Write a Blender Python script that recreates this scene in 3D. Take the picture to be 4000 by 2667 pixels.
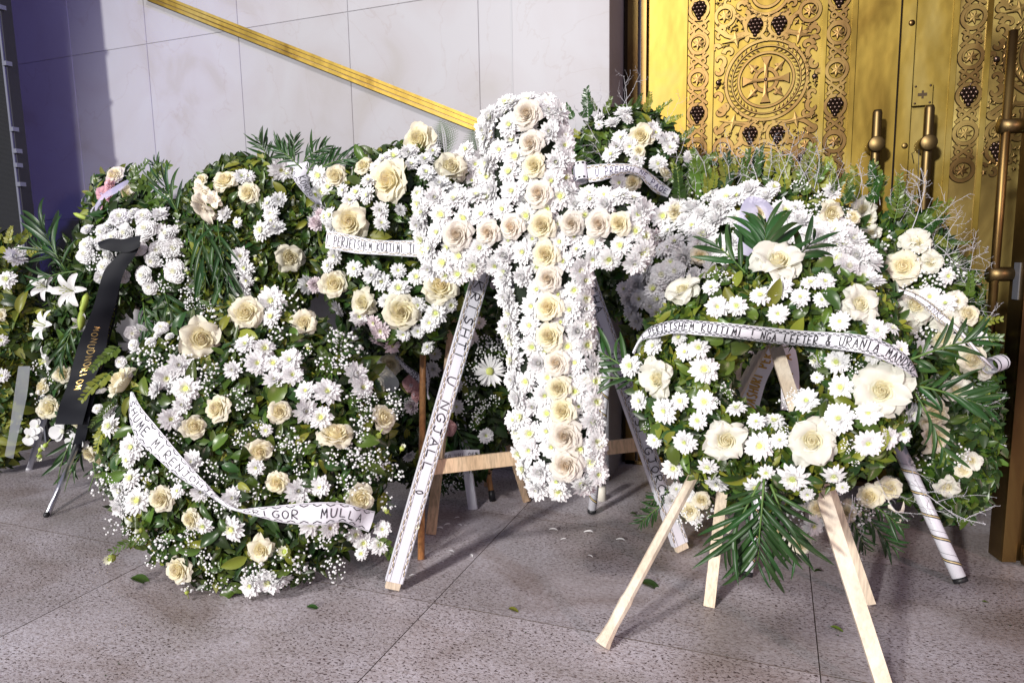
import bpy, math, random
import numpy as np
from mathutils import Matrix, Vector
random.seed(7); rng=np.random.default_rng(7)
for o in list(bpy.data.objects): bpy.data.objects.remove(o)
scene=bpy.context.scene; COL=scene.collection
# ------------------------------------------------------------------ camera
F=2700.; YAW,PIT,ROL=[math.radians(a) for a in (20.9,7.8,-1.0)]; CH=1.1
ff=np.array([-math.sin(YAW)*math.cos(PIT),math.cos(YAW)*math.cos(PIT),-math.sin(PIT)])
_r=np.array([math.cos(YAW),math.sin(YAW),0.]); _u=np.cross(_r,ff)
rr=_r*math.cos(ROL)+_u*math.sin(ROL); uu=-_r*math.sin(ROL)+_u*math.cos(ROL)
CP=np.array([0,0,CH])
cam=bpy.data.cameras.new('camera'); co=bpy.data.objects.new('camera',cam); COL.objects.link(co)
cam.sensor_width=36; cam.lens=F/4000*36; cam.clip_start=.05; cam.clip_end=200
co.matrix_world=Matrix(((rr[0],uu[0],-ff[0],CP[0]),(rr[1],uu[1],-ff[1],CP[1]),(rr[2],uu[2],-ff[2],CP[2]),(0,0,0,1)))
scene.camera=co
# ------------------------------------------------------------------ light
w=bpy.data.worlds.new('World'); scene.world=w; w.use_nodes=True
bg=w.node_tree.nodes['Background']; bg.inputs[0].default_value=(.52,.50,.70,1); bg.inputs[1].default_value=.44
def aim(o,d): o.rotation_euler=Vector(d).to_track_quat('-Z','Y').to_euler()
def dirv(az,el):   # travel direction of light coming from behind-left (az deg from -Y towards -X)
    a,e=math.radians(az),math.radians(el); return (math.sin(a)*math.cos(e),math.cos(a)*math.cos(e),-math.sin(e))
s=bpy.data.lights.new('floodlight_key','SUN'); s.energy=3.3; s.angle=math.radians(3.5); s.color=(1,.975,.93)
so=bpy.data.objects.new('floodlight_key',s); COL.objects.link(so); aim(so,dirv(17,14))
def spot(name,loc,tgt,en,col,size,rad,blend=.5):
    l=bpy.data.lights.new(name,'SPOT'); l.energy=en; l.color=col; l.spot_size=math.radians(size); l.shadow_soft_size=rad; l.spot_blend=blend
    o=bpy.data.objects.new(name,l); COL.objects.link(o); o.location=loc; aim(o,Vector(tgt)-Vector(loc)); return o
spot('overhead_floodlight',(-1.9,-2.4,5.4),(-.8,1.8,.0),900,(1,.95,.93),75,.35,.4)
spot('blue_stage_lamp',(2.6,-.3,3.3),(-5.0,3.1,2.0),900,(.22,.19,1),21,.12,.7)
spot('pink_stage_lamp',(3.9,-.9,2.2),(-.45,2.4,.7),260,(1,.66,.64),62,.2,.6)
scene.view_settings.view_transform='Standard'; scene.view_settings.look='None'
scene.view_settings.exposure=0; scene.view_settings.gamma=1
# ------------------------------------------------------------------ design maths: photo position + distance -> place in the world
def ray(x,y): return ff*F+rr*(x-2000)-uu*(y-1333.5)
def aty(x,y,Y): d=ray(x,y); return CP+d*(Y/d[1])
def flo(x,y,z=0.): d=ray(x,y); return CP+d*((z-CH)/d[2])
def pxm(p): return float((np.array(p)-CP)@ff)/F
def proj(p):
    v=np.array(p)-CP; return 2000+F*(v@rr)/(v@ff),1333.5-F*(v@uu)/(v@ff)
def nrm(v): v=np.array(v,float); return v/(np.linalg.norm(v)+1e-12)
# ------------------------------------------------------------------ materials
def mat(name,base,rough=.5,metal=0,var=.0,tr=0.,spec=.5,bump=0,bscale=60,nscale=8,col2=None,cmix=.5,isl=False,coat=0):
    m=bpy.data.materials.new(name); m.use_nodes=True; nt=m.node_tree; N=nt.nodes; Lk=nt.links
    p=N['Principled BSDF']; p.inputs['Base Color'].default_value=(*base,1); p.inputs['Roughness'].default_value=rough
    p.inputs['Metallic'].default_value=metal; p.inputs['Specular IOR Level'].default_value=spec; p.inputs['Coat Weight'].default_value=coat
    tc=N.new('ShaderNodeTexCoord'); last=None
    if col2 is not None:
        nz=N.new('ShaderNodeTexNoise'); nz.inputs['Scale'].default_value=nscale; nz.inputs['Detail'].default_value=5
        Lk.new(tc.outputs['Object'],nz.inputs['Vector'])
        cr=N.new('ShaderNodeValToRGB'); cr.color_ramp.elements[0].position=.5-cmix*.3; cr.color_ramp.elements[1].position=.5+cmix*.3
        cr.color_ramp.elements[0].color=(*base,1); cr.color_ramp.elements[1].color=(*col2,1)
        Lk.new(nz.outputs['Fac'],cr.inputs['Fac']); last=cr.outputs['Color']
    if var:
        oi=N.new('ShaderNodeObjectInfo'); src=oi.outputs['Random']
        if isl: g=N.new('ShaderNodeNewGeometry'); src=g.outputs['Random Per Island']
        mr=N.new('ShaderNodeMapRange'); mr.inputs['To Min'].default_value=1-var; mr.inputs['To Max'].default_value=1+var
        Lk.new(src,mr.inputs['Value'])
        hs=N.new('ShaderNodeHueSaturation'); Lk.new(mr.outputs['Result'],hs.inputs['Value'])
        mh=N.new('ShaderNodeMapRange'); mh.inputs['To Min'].default_value=.5-var*.05; mh.inputs['To Max'].default_value=.5+var*.05
        mm=N.new('ShaderNodeMath'); mm.operation='MULTIPLY'; mm.inputs[1].default_value=7.31
        fr=N.new('ShaderNodeMath'); fr.operation='FRACT'; Lk.new(src,mm.inputs[0]); Lk.new(mm.outputs[0],fr.inputs[0]); Lk.new(fr.outputs[0],mh.inputs['Value'])
        Lk.new(mh.outputs['Result'],hs.inputs['Hue'])
        if last is None: hs.inputs['Color'].default_value=(*base,1)
        else: Lk.new(last,hs.inputs['Color'])
        last=hs.outputs['Color']
    if last is not None: Lk.new(last,p.inputs['Base Color'])
    if bump:
        nb=N.new('ShaderNodeTexNoise'); nb.inputs['Scale'].default_value=bscale; nb.inputs['Detail'].default_value=4
        Lk.new(tc.outputs['Object'],nb.inputs['Vector'])
        b=N.new('ShaderNodeBump'); b.inputs['Strength'].default_value=bump; b.inputs['Distance'].default_value=.004
        Lk.new(nb.outputs['Fac'],b.inputs['Height']); Lk.new(b.outputs['Normal'],p.inputs['Normal'])
    if tr:
        t=N.new('ShaderNodeBsdfTranslucent'); mx=N.new('ShaderNodeMixShader'); mx.inputs[0].default_value=tr
        if last is not None: Lk.new(last,t.inputs['Color'])
        else: t.inputs['Color'].default_value=(*base,1)
        Lk.new(p.outputs[0],mx.inputs[1]); Lk.new(t.outputs[0],mx.inputs[2]); Lk.new(mx.outputs[0],N['Material Output'].inputs['Surface'])
    return m
def grain(m,dark=.78):
    N,L=m.node_tree.nodes,m.node_tree.links; p=N['Principled BSDF']; tc=N['Texture Coordinate']; mp=N.new('ShaderNodeMapping'); mp.inputs['Scale'].default_value=(55,55,3.2); L.new(tc.outputs['Object'],mp.inputs['Vector'])
    n=N.new('ShaderNodeTexNoise'); n.inputs['Scale'].default_value=2.2; n.inputs['Detail'].default_value=6; n.inputs['Distortion'].default_value=.6; L.new(mp.outputs[0],n.inputs['Vector'])
    mr=N.new('ShaderNodeMapRange'); mr.inputs['From Min'].default_value=.35; mr.inputs['From Max'].default_value=.6; mr.inputs['To Min'].default_value=dark; mr.inputs['To Max'].default_value=1.04; L.new(n.outputs['Fac'],mr.inputs['Value'])
    x=N.new('ShaderNodeMix'); x.data_type='RGBA'; x.blend_type='MULTIPLY'; x.inputs[0].default_value=1; src=p.inputs['Base Color'].links[0].from_socket; L.new(src,x.inputs[6]); L.new(mr.outputs[0],x.inputs[7]); L.new(x.outputs[2],p.inputs['Base Color'])
def sp(m): return m.node_tree.nodes,m.node_tree.links,m.node_tree.nodes['Principled BSDF']
M={}
M['petal']=mat('white_petal',(.90,.90,.90),.55,var=.04,tr=.25,spec=.25)
M['petal_in']=mat('inner_white_petal',(.88,.89,.72),.55,tr=.25,spec=.25)
M['heart']=mat('green_yellow_heart',(.50,.56,.16),.6,var=.2)
M['pinkpetal']=mat('blush_petal',(.84,.75,.78),.55,var=.06,tr=.16,spec=.25)
M['pinkcar']=mat('pink_petal',(.78,.48,.48),.55,var=.06,tr=.16,spec=.25)
M['rose_out']=mat('cream_rose_petal',(.92,.88,.73),.5,var=.05,tr=.40,spec=.22,bump=.25,bscale=7)
M['rose_mid']=mat('cream_rose_mid',(.92,.86,.62),.5,var=.05,tr=.40,spec=.22,bump=.25,bscale=7)
M['rose_in']=mat('peach_rose_heart',(.90,.83,.62),.5,var=.08,tr=.40,spec=.22,bump=.25,bscale=7)
M['wrose_out']=mat('ivory_rose_petal',(.90,.89,.80),.5,var=.03,tr=.40,spec=.22,bump=.25,bscale=7)
M['wrose_mid']=mat('ivory_rose_mid',(.90,.86,.66),.5,var=.03,tr=.40,spec=.22,bump=.25,bscale=7)
M['blush_out']=mat('blush_rose_petal',(.90,.86,.79),.5,var=.04,tr=.40,spec=.22,bump=.25,bscale=7)
M['blush_mid']=mat('blush_rose_mid',(.90,.84,.74),.5,var=.05,tr=.40,spec=.22,bump=.25,bscale=7)
M['blush_in']=mat('blush_rose_heart',(.88,.79,.65),.5,var=.08,tr=.40,spec=.22,bump=.25,bscale=7)
M['leafd']=mat('dark_glossy_leaf',(.026,.062,.012),.30,var=.45,tr=.05,spec=.5)
M['leafm']=mat('mid_green_leaf',(.070,.120,.014),.32,var=.4,tr=.08,spec=.5)
M['leafo']=mat('olive_leaf',(.19,.215,.025),.40,var=.3,tr=.1,spec=.4)
M['fold']=mat('dark_foliage',(.020,.046,.009),.36,var=.55,isl=True,spec=.4)
M['folm']=mat('green_foliage',(.060,.100,.012),.34,var=.5,isl=True,spec=.4,tr=.06)
M['folo']=mat('olive_foliage',(.17,.19,.022),.42,var=.4,isl=True,spec=.3,tr=.08)
M['palm']=mat('palm_leaflet_green',(.022,.066,.014),.38,var=.35,tr=.06,spec=.45)
M['stem']=mat('green_stem',(.09,.17,.03),.5)
M['budg']=mat('lime_bud',(.36,.45,.07),.5,var=.2)
M['moss']=mat('dark_moss_base',(.008,.016,.006),.9)
M['gyp']=mat('baby_breath_white',(.85,.86,.86),.7,var=.08,isl=True,spec=.2,tr=.1)
M['twig']=mat('white_painted_twig',(.48,.47,.50),.65)
M['wood']=mat('bare_pine',(.62,.42,.25),.6,col2=(.70,.52,.34),nscale=6,bump=.1)
M['wood2']=mat('pale_pine',(.72,.58,.42),.6,col2=(.78,.66,.50),nscale=5,bump=.1)
M['wood3']=mat('orange_varnished_wood',(.40,.17,.06),.35,col2=(.52,.27,.10),nscale=9)
M['wrap']=mat('pale_paper_wrap',(.70,.57,.43),.6,col2=(.80,.71,.58),nscale=12,bump=.7,bscale=30)
for k_ in ('wood','wood2','wood3','wrap'): grain(M[k_],.7 if k_!='wrap' else .86)
M['rib']=mat('white_satin_ribbon',(.82,.82,.88),.38,spec=.45,tr=.05)
M['ribl']=mat('lilac_sheer_ribbon',(.62,.60,.80),.4,tr=.3)
M['ribc']=mat('cream_pleated_ribbon',(.88,.81,.68),.42,tr=.1)
M['ribk']=mat('black_satin_ribbon',(.006,.007,.011),.6,spec=.2)
M['ink']=mat('black_ink',(.012,.012,.016),.5)
M['inkb']=mat('navy_ink',(.03,.02,.11),.5)
M['gold']=mat('gold_foil',(.85,.60,.22),.25,metal=1)
M['goldp']=mat('gold_print',(.50,.30,.06),.45)
M['goldt']=mat('tan_gold_thread',(.62,.47,.22),.5)
M['black']=mat('black_rubber',(.01,.01,.012),.5)
M['silver']=mat('brushed_silver_tube',(.62,.62,.66),.3,metal=1)
M['foil']=mat('white_foil_wrap',(.80,.80,.86),.3,metal=.15,bump=.2,bscale=40)
M['cello']=mat('clear_cellophane',(.7,.74,.8),.15,tr=.5)
M['cream']=mat('cream_painted_board',(.70,.66,.58),.5)
M['led']=mat('led_screen_face',(.014,.016,.018),.6)
M['steel']=mat('grey_steel_clip',(.20,.21,.25),.4,metal=.6)
M['mat_red']=mat('dark_red_mat',(.06,.012,.012),.9)
def see(m,f):
    N,L=m.node_tree.nodes,m.node_tree.links; o=N['Material Output']; src=o.inputs['Surface'].links[0].from_socket; t=N.new('ShaderNodeBsdfTransparent'); x=N.new('ShaderNodeMixShader'); x.inputs[0].default_value=f; L.new(src,x.inputs[1]); L.new(t.outputs[0],x.inputs[2]); L.new(x.outputs[0],o.inputs['Surface'])
see(M['cello'],.55); see(M['ribl'],.25)
def marble():
    m=mat('white_marble',(.80,.79,.80),.36,spec=.1); N,L,p=sp(m); tc=N['Texture Coordinate']
    geo=N.new('ShaderNodeNewGeometry')
    n1=N.new('ShaderNodeTexNoise'); n1.inputs['Scale'].default_value=2.2; n1.inputs['Detail'].default_value=8; n1.inputs['Distortion'].default_value=1.2
    L.new(geo.outputs['Position'],n1.inputs['Vector'])
    c=N.new('ShaderNodeValToRGB'); e=c.color_ramp.elements; e[0].position=.30; e[0].color=(.35,.335,.335,1); e[1].position=.62; e[1].color=(.395,.395,.42,1)
    x=c.color_ramp.elements.new(.42); x.color=(.38,.37,.39,1)
    L.new(n1.outputs['Fac'],c.inputs['Fac'])
    n2=N.new('ShaderNodeTexNoise'); n2.inputs['Scale'].default_value=1.1; n2.inputs['Detail'].default_value=10; n2.inputs['Distortion'].default_value=2.5
    L.new(geo.outputs['Position'],n2.inputs['Vector'])
    c2=N.new('ShaderNodeValToRGB'); e=c2.color_ramp.elements; e[0].position=.493; e[0].color=(1,1,1,1); e[1].position=.507; e[1].color=(1,1,1,1)
    x=c2.color_ramp.elements.new(.5); x.color=(.94,.91,.89,1)
    L.new(n2.outputs['Fac'],c2.inputs['Fac'])
    oi=N.new('ShaderNodeObjectInfo'); mr=N.new('ShaderNodeMapRange'); mr.inputs['To Min'].default_value=.93; mr.inputs['To Max'].default_value=1.0; L.new(oi.outputs['Random'],mr.inputs['Value'])
    mx=N.new('ShaderNodeMix'); mx.data_type='RGBA'; mx.blend_type='MULTIPLY'; mx.inputs[0].default_value=1; L.new(c.outputs[0],mx.inputs[6]); L.new(c2.outputs[0],mx.inputs[7])
    m2=N.new('ShaderNodeMix'); m2.data_type='RGBA'; m2.blend_type='MULTIPLY'; m2.inputs[0].default_value=1; L.new(mx.outputs[2],m2.inputs[6]); L.new(mr.outputs[0],m2.inputs[7])
    L.new(m2.outputs[2],p.inputs['Base Color']); return m
M['marble']=marble()
def granite():
    m=mat('speckled_stone',(.4,.36,.36),.42,spec=.4); N,L,p=sp(m); geo=N.new('ShaderNodeNewGeometry')
    def mapn(sc):
        a=N.new('ShaderNodeMapping'); a.inputs['Scale'].default_value=sc; L.new(geo.outputs['Position'],a.inputs['Vector']); return a.outputs[0]
    def noise(vec,s,d=4,dist=0):
        n=N.new('ShaderNodeTexNoise'); n.inputs['Scale'].default_value=s; n.inputs['Detail'].default_value=d; n.inputs['Distortion'].default_value=dist; L.new(vec,n.inputs['Vector']); return n.outputs['Fac']
    def ramp(f,stops):
        c=N.new('ShaderNodeValToRGB'); e=c.color_ramp.elements
        e[0].position=stops[0][0]; e[0].color=(*stops[0][1],1); e[1].position=stops[-1][0]; e[1].color=(*stops[-1][1],1)
        for q in stops[1:-1]: x=e.new(q[0]); x.color=(*q[1],1)
        L.new(f,c.inputs['Fac']); return c.outputs[0]
    def mul(a,b,t='MULTIPLY',f=1):
        x=N.new('ShaderNodeMix'); x.data_type='RGBA'; x.blend_type=t; x.inputs[0].default_value=f; L.new(a,x.inputs[6]); L.new(b,x.inputs[7]); return x.outputs[2]
    base=ramp(noise(mapn((1,1.3,1)),2.2,7,.4),[(.28,(.34,.31,.30)),(.5,(.485,.455,.475)),(.70,(.60,.58,.62))])
    mott=ramp(noise(mapn((1,1.7,1)),60,5),[(.32,(.72,.66,.64)),(.5,(.95,.93,.93)),(.7,(1.12,1.1,1.12))])
    c=mul(base,mott)
    # dark dashes, stretched along the saw direction and strung out where a broad noise lets them
    pit=ramp(noise(mapn((105,185,105)),1.0,3,.5),[(.38,(.16,.12,.11)),(.43,(1,1,1))])
    wh=ramp(noise(mapn((1,1.3,1)),1.7,3),[(.33,(0,0,0)),(.52,(1,1,1))])
    x=N.new('ShaderNodeMix'); x.data_type='RGBA'; x.blend_type='MULTIPLY'; L.new(wh,x.inputs[0]); L.new(c,x.inputs[6]); L.new(pit,x.inputs[7]); c=x.outputs[2]
    pit2=ramp(noise(mapn((110,210,90)),1.0,2,.3),[(.33,(.45,.36,.36)),(.39,(1,1,1))]); c=mul(c,pit2)
    stain=ramp(noise(mapn((.8,1.3,1)),2.6,7,.8),[(.34,(.58,.50,.43)),(.47,(.94,.92,.9)),(.52,(1,1,1))]); c=mul(c,stain,f=.6)
    oi=N.new('ShaderNodeObjectInfo'); mr=N.new('ShaderNodeMapRange'); mr.inputs['To Min'].default_value=.80; mr.inputs['To Max'].default_value=1.08; L.new(oi.outputs['Random'],mr.inputs['Value'])
    c=mul(c,mr.outputs[0]); L.new(c,p.inputs['Base Color'])
    b=N.new('ShaderNodeBump'); b.inputs['Strength'].default_value=.5; b.inputs['Distance'].default_value=.002; L.new(noise(mapn((105,185,105)),1.0,3,.5),b.inputs['Height']); L.new(b.outputs[0],p.inputs['Normal'])
    rg=N.new('ShaderNodeMapRange'); rg.inputs['To Min'].default_value=.28; rg.inputs['To Max'].default_value=.6; L.new(noise(mapn((1,1,1)),9,4),rg.inputs['Value']); L.new(rg.outputs[0],p.inputs['Roughness'])
    return m
M['stone']=granite()
M['grout']=mat('dark_grout',(.10,.075,.06),.9)
def brass(name,c1,c2,c3,r0,r1,bs=.15,sc=3):
    m=mat(name,c1,.4,metal=1); N,L,p=sp(m); geo=N.new('ShaderNodeNewGeometry')
    mp=N.new('ShaderNodeMapping'); mp.inputs['Scale'].default_value=(1,1,.6); L.new(geo.outputs['Position'],mp.inputs['Vector'])
    n=N.new('ShaderNodeTexNoise'); n.inputs['Scale'].default_value=sc; n.inputs['Detail'].default_value=7; n.inputs['Distortion'].default_value=.8; L.new(mp.outputs[0],n.inputs['Vector'])
    c=N.new('ShaderNodeValToRGB'); e=c.color_ramp.elements; e[0].position=.3; e[0].color=(*c2,1); e[1].position=.72; e[1].color=(*c3,1); x=e.new(.5); x.color=(*c1,1)
    L.new(n.outputs['Fac'],c.inputs['Fac']); L.new(c.outputs[0],p.inputs['Base Color'])
    mr=N.new('ShaderNodeMapRange'); mr.inputs['From Min'].default_value=.3; mr.inputs['From Max'].default_value=.7; mr.inputs['To Min'].default_value=r0; mr.inputs['To Max'].default_value=r1; L.new(n.outputs['Fac'],mr.inputs['Value']); L.new(mr.outputs[0],p.inputs['Roughness'])
    mp2=N.new('ShaderNodeMapping'); mp2.inputs['Scale'].default_value=(1.6,1.6,.9); L.new(geo.outputs['Position'],mp2.inputs['Vector'])
    n2=N.new('ShaderNodeTexNoise'); n2.inputs['Scale'].default_value=3; n2.inputs['Detail'].default_value=3; L.new(mp2.outputs[0],n2.inputs['Vector'])
    b=N.new('ShaderNodeBump'); b.inputs['Strength'].default_value=bs; b.inputs['Distance'].default_value=.02; L.new(n2.outputs['Fac'],b.inputs['Height']); L.new(b.outputs[0],p.inputs['Normal'])
    return m
M['brass']=brass('polished_brass',(.215,.148,.032),(.105,.06,.012),(.30,.235,.085),.34,.58,.3,2.6)
M['brass2']=brass('copper_brown_brass',(.155,.092,.034),(.08,.045,.018),(.30,.22,.075),.28,.52)
M['brassd']=brass('dull_bronze',(.17,.115,.05),(.10,.062,.03),(.26,.18,.075),.35,.5)
M['brassp']=brass('shade_toned_plate',(.24,.17,.055),(.12,.08,.03),(.46,.36,.12),.28,.5)  # separate brass tone: the right leaf's dim, shaded look put into its colour
M['edge']=mat('recess_edge_shade',(.06,.035,.012),.6,metal=.4)  # recess shade put into the colour: relief sides, door gap, keyhole
M['grape']=mat('dark_bronze_beads',(.10,.065,.05),.28,metal=.9)
# ------------------------------------------------------------------ mesh helpers
def mesh(name,V,Fc,mats,mi=None,smooth=True):
    me=bpy.data.meshes.new(name); me.from_pydata([tuple(map(float,v)) for v in V],[],[tuple(f) for f in Fc])
    for m in (mats if isinstance(mats,(list,tuple)) else [mats]): me.materials.append(M[m] if isinstance(m,str) else m)
    if mi is not None: me.polygons.foreach_set('material_index',mi)
    if smooth: me.polygons.foreach_set('use_smooth',[True]*len(me.polygons))
    me.update(); return me
class MB:
    def __init__(s): s.V=[];s.F=[];s.m=[]
    def add(s,V,Fc,m=0):
        n=len(s.V); s.V+=[tuple(v) for v in V]; s.F+=[tuple(i+n for i in f) for f in Fc]; s.m+=[m]*len(Fc); return s
    def box(s,lo,hi,m=0):
        x0,y0,z0=lo;x1,y1,z1=hi
        return s.add([(x0,y0,z0),(x1,y0,z0),(x1,y1,z0),(x0,y1,z0),(x0,y0,z1),(x1,y0,z1),(x1,y1,z1),(x0,y1,z1)],[(0,3,2,1),(4,5,6,7),(0,1,5,4),(1,2,6,5),(2,3,7,6),(3,0,4,7)],m)
    def tube(s,P,R,k=6,m=0,cap=True,flat=1.):
        P=[np.array(p,float) for p in P]; n0=len(s.V); rings=[]
        up=np.array([0,0,1.]) 
        for i,p in enumerate(P):
            d=nrm(P[min(i+1,len(P)-1)]-P[max(i-1,0)])
            a=np.cross(d,up); 
            if np.linalg.norm(a)<.05: a=np.cross(d,[1,0,0])
            a=nrm(a); b=np.cross(a,d); r=R[i] if hasattr(R,'__len__') else R
            for j in range(k):
                t=2*math.pi*(j+.5)/k; s.V.append(tuple(p+r*(a*math.cos(t)+b*flat*math.sin(t))))
        for i in range(len(P)-1):
            for j in range(k):
                a=n0+i*k+j; b=n0+i*k+(j+1)%k; s.F.append((a,b,b+k,a+k)); s.m.append(m)
        if cap:
            s.F.append(tuple(n0+j for j in range(k))[::-1]); s.m.append(m)
            s.F.append(tuple(n0+(len(P)-1)*k+j for j in range(k))); s.m.append(m)
        return s
    def bar(s,p,q,w,t,n,m=0):
        p,q=np.array(p,float),np.array(q,float); d=nrm(q-p); n=nrm(np.array(n)-d*(np.array(n)@d)); a=np.cross(d,n)
        V=[]
        for c in (p,q):
            for sa,sn in ((-1,-1),(1,-1),(1,1),(-1,1)): V.append(c+a*w/2*sa+n*t/2*sn)
        return s.add(V,[(0,1,2,3),(7,6,5,4),(0,4,5,1),(1,5,6,2),(2,6,7,3),(3,7,4,0)],m)
    def mesh(s,name,mats,smooth=True): return mesh(name,s.V,s.F,mats,s.m,smooth)
def thing(name,label,cat,loc=(0,0,0),group=None):
    o=bpy.data.objects.new(name,None); o.empty_display_size=.05; COL.objects.link(o); o.location=[float(c) for c in loc]
    o['label']=label; o['category']=cat
    if group: o['group']=group
    return o
def tag(o,label,cat,group=None,kind=None):
    if label: o['label']=label
    if cat: o['category']=cat
    if group: o['group']=group
    if kind: o['kind']=kind
    return o
def wloc(o):
    v=Vector((0,0,0))
    while o is not None: v+=o.matrix_basis.translation if False else o.location; o=o.parent
    return v
def put(name,me,parent=None,Mx=None,kind=None,label=None):
    o=bpy.data.objects.new(name,me); COL.objects.link(o)
    Mx=Mx or Matrix()
    if parent is not None:
        o.parent=parent; Mx=Matrix.Translation(-wloc(parent))@Mx
    o.matrix_basis=Mx
    if kind: o['kind']=kind
    if label: o['label']=label
    return o
def frame(p,n,d,spin=0.,ydir=None):
    """matrix: local Z -> n, scale d; local Y -> ydir when given"""
    n=nrm(n); a=np.array([0,0,1.]) if abs(n[2])<.95 else np.array([0,1.,0])
    if ydir is not None: a=np.array(ydir,float)
    y=nrm(a-n*(a@n)); x=np.cross(y,n)
    R=Matrix(((x[0],y[0],n[0],0),(x[1],y[1],n[1],0),(x[2],y[2],n[2],0),(0,0,0,1)))
    return Matrix.Translation(Vector([float(c) for c in p]))@R@Matrix.Rotation(spin,4,'Z')@Matrix.Scale(d,4)
def catmull(P,n):
    P=np.array(P,float); 
    if len(P)<3: return np.array([P[0]+(P[-1]-P[0])*i/(n-1) for i in range(n)])
    Q=np.vstack([2*P[0]-P[1],P,2*P[-1]-P[-2]]); out=[]; k=len(P)-1
    for i in range(n):
        t=min(i/(n-1)*k,k-1e-9); j=int(t); u=t-j; a,b,c,d=Q[j:j+4]
        out.append(.5*((2*b)+(-a+c)*u+(2*a-5*b+4*c-d)*u*u+(-a+3*b-3*c+d)*u**3))
    return np.array(out)
# ------------------------------------------------------------------ flowers (unit diameter, facing +Z)
def petal(L,W,a0,a1,cup,nl,nw,tip=.8,base=.25,R0=0,z0=0,wav=0,ph=0,am=None):
    V=[];Fc=[];y=R0;z=z0
    for i in range(nl+1):
        t=i/nl
        if am is None: a=a0+(a1-a0)*t
        else: a=a0+(am-a0)*min(1,t*2) if t<.5 else am+(a1-am)*(t*2-1)
        if i: y+=L/nl*math.cos(a); z+=L/nl*math.sin(a)
        sh=(base+(1-base)*math.sin(min(1,t/tip)*math.pi/2)) if t<tip else math.sqrt(max(0.,1-((t-tip)/(1-tip+1e-6))**2*.96))
        w_=W/2*sh
        for j in range(nw+1):
            s=-1+2*j/nw; c=cup*w_*s*s+wav*t*math.sin(s*4+ph)
            V.append((s*w_,y-math.sin(a)*c,z+math.cos(a)*c))
    for i in range(nl):
        for j in range(nw):
            a=i*(nw+1)+j; Fc.append((a,a+1,a+nw+2,a+nw+1))
    return np.array(V),Fc
def rotz(V,a):
    c,s=math.cos(a),math.sin(a); V=np.array(V); return np.stack([V[:,0]*c-V[:,1]*s,V[:,0]*s+V[:,1]*c,V[:,2]],1)
def ico(r=1.,sub=0,jit=0,rs=None):
    t=(1+5**.5)/2; V=np.array([(-1,t,0),(1,t,0),(-1,-t,0),(1,-t,0),(0,-1,t),(0,1,t),(0,-1,-t),(0,1,-t),(t,0,-1),(t,0,1),(-t,0,-1),(-t,0,1)],float); V/=np.linalg.norm(V[0])
    Fc=[(0,11,5),(0,5,1),(0,1,7),(0,7,10),(0,10,11),(1,5,9),(5,11,4),(11,10,2),(10,7,6),(7,1,8),(3,9,4),(3,4,2),(3,2,6),(3,6,8),(3,8,9),(4,9,5),(2,4,11),(6,2,10),(8,6,7),(9,8,1)]
    for _ in range(sub):
        V=list(V);c={};G=[]
        def mid(a,b):
            k=(min(a,b),max(a,b))
            if k not in c: c[k]=len(V); V.append(nrm((V[a]+V[b])/2))
            return c[k]
        for a,b,d in Fc: x,y,z=mid(a,b),mid(b,d),mid(d,a); G+=[(a,x,z),(b,y,x),(d,z,y),(x,y,z)]
        Fc=G;V=np.array(V)
    if jit: V=V*(1+jit*(rs or random).uniform(-1,1)) if False else V*(1+jit*np.array([random.uniform(-1,1) for _ in V])[:,None])
    return V*r,Fc
def make_mum(name,seed,layers,mats,heart=True,wide=.145,droop=0,hr=.09):
    r=random.Random(seed); b=MB()
    for (n,L,a0,a1,R0,mi) in layers:
        off=r.random()*6
        for k in range(n):
            l=L*r.uniform(.86,1.08); j=math.radians(r.uniform(-9,9))
            V,Fc=petal(l,wide*(.7+.3*L/.47)*r.uniform(.9,1.15),math.radians(a0)+j,math.radians(a1)+j+math.radians(r.uniform(-14,14)),.35,4,2,tip=.72,base=.55,R0=R0,z0=.0)
            b.add(rotz(V,off+2*math.pi*(k+r.uniform(-.25,.25))/n),Fc,mi)
    if heart:
        V,Fc=ico(hr,1,.12); V=V*np.array([1,1,.5])+np.array([0,0,.05]); b.add(V,Fc,2)
    return b.mesh(name,mats)
pm=['petal','petal_in','heart']; pk=['pinkpetal','petal_in','heart']; pc=['pinkcar','pinkpetal','heart']
LA=[(15,.47,-4,2,.05,0),(15,.43,14,12,.05,0),(14,.36,32,22,.04,0),(12,.27,50,36,.03,0),(10,.16,66,60,.03,1)]
LB=[(17,.47,0,22,.05,0),(16,.42,22,36,.05,0),(14,.35,42,58,.04,0),(12,.28,58,84,.03,0),(9,.2,74,104,.03,1)]
LC=[(13,.48,-10,-22,.05,0),(13,.44,6,-4,.05,0),(11,.36,26,18,.04,0),(9,.22,48,48,.04,1)]
LD=[(18,.46,-18,-2,.05,0),(18,.44,4,26,.05,0),(16,.40,28,52,.04,0),(14,.36,48,78,.04,0),(12,.31,66,104,.03,0),(8,.26,80,120,.02,1)]
MUM=[make_mum('chrysanthemum_a',1,LA,pm),make_mum('chrysanthemum_b',2,LB,pm,heart=False),make_mum('chrysanthemum_c',3,LC,pm,hr=.105),make_mum('chrysanthemum_d',4,LA,pm,wide=.16),make_mum('chrysanthemum_e',5,LD,pm,heart=False,wide=.15)]
PMUM=[make_mum('blush_chrysanthemum_a',11,LA,pk),make_mum('blush_chrysanthemum_b',12,LB,pk,heart=False),make_mum('blush_chrysanthemum_c',13,LD,pk,heart=False)]
GERB=make_mum('gerbera',21,[(20,.46,2,-6,.08,0),(20,.42,10,6,.08,0)],pm,hr=.13,wide=.085)
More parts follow.
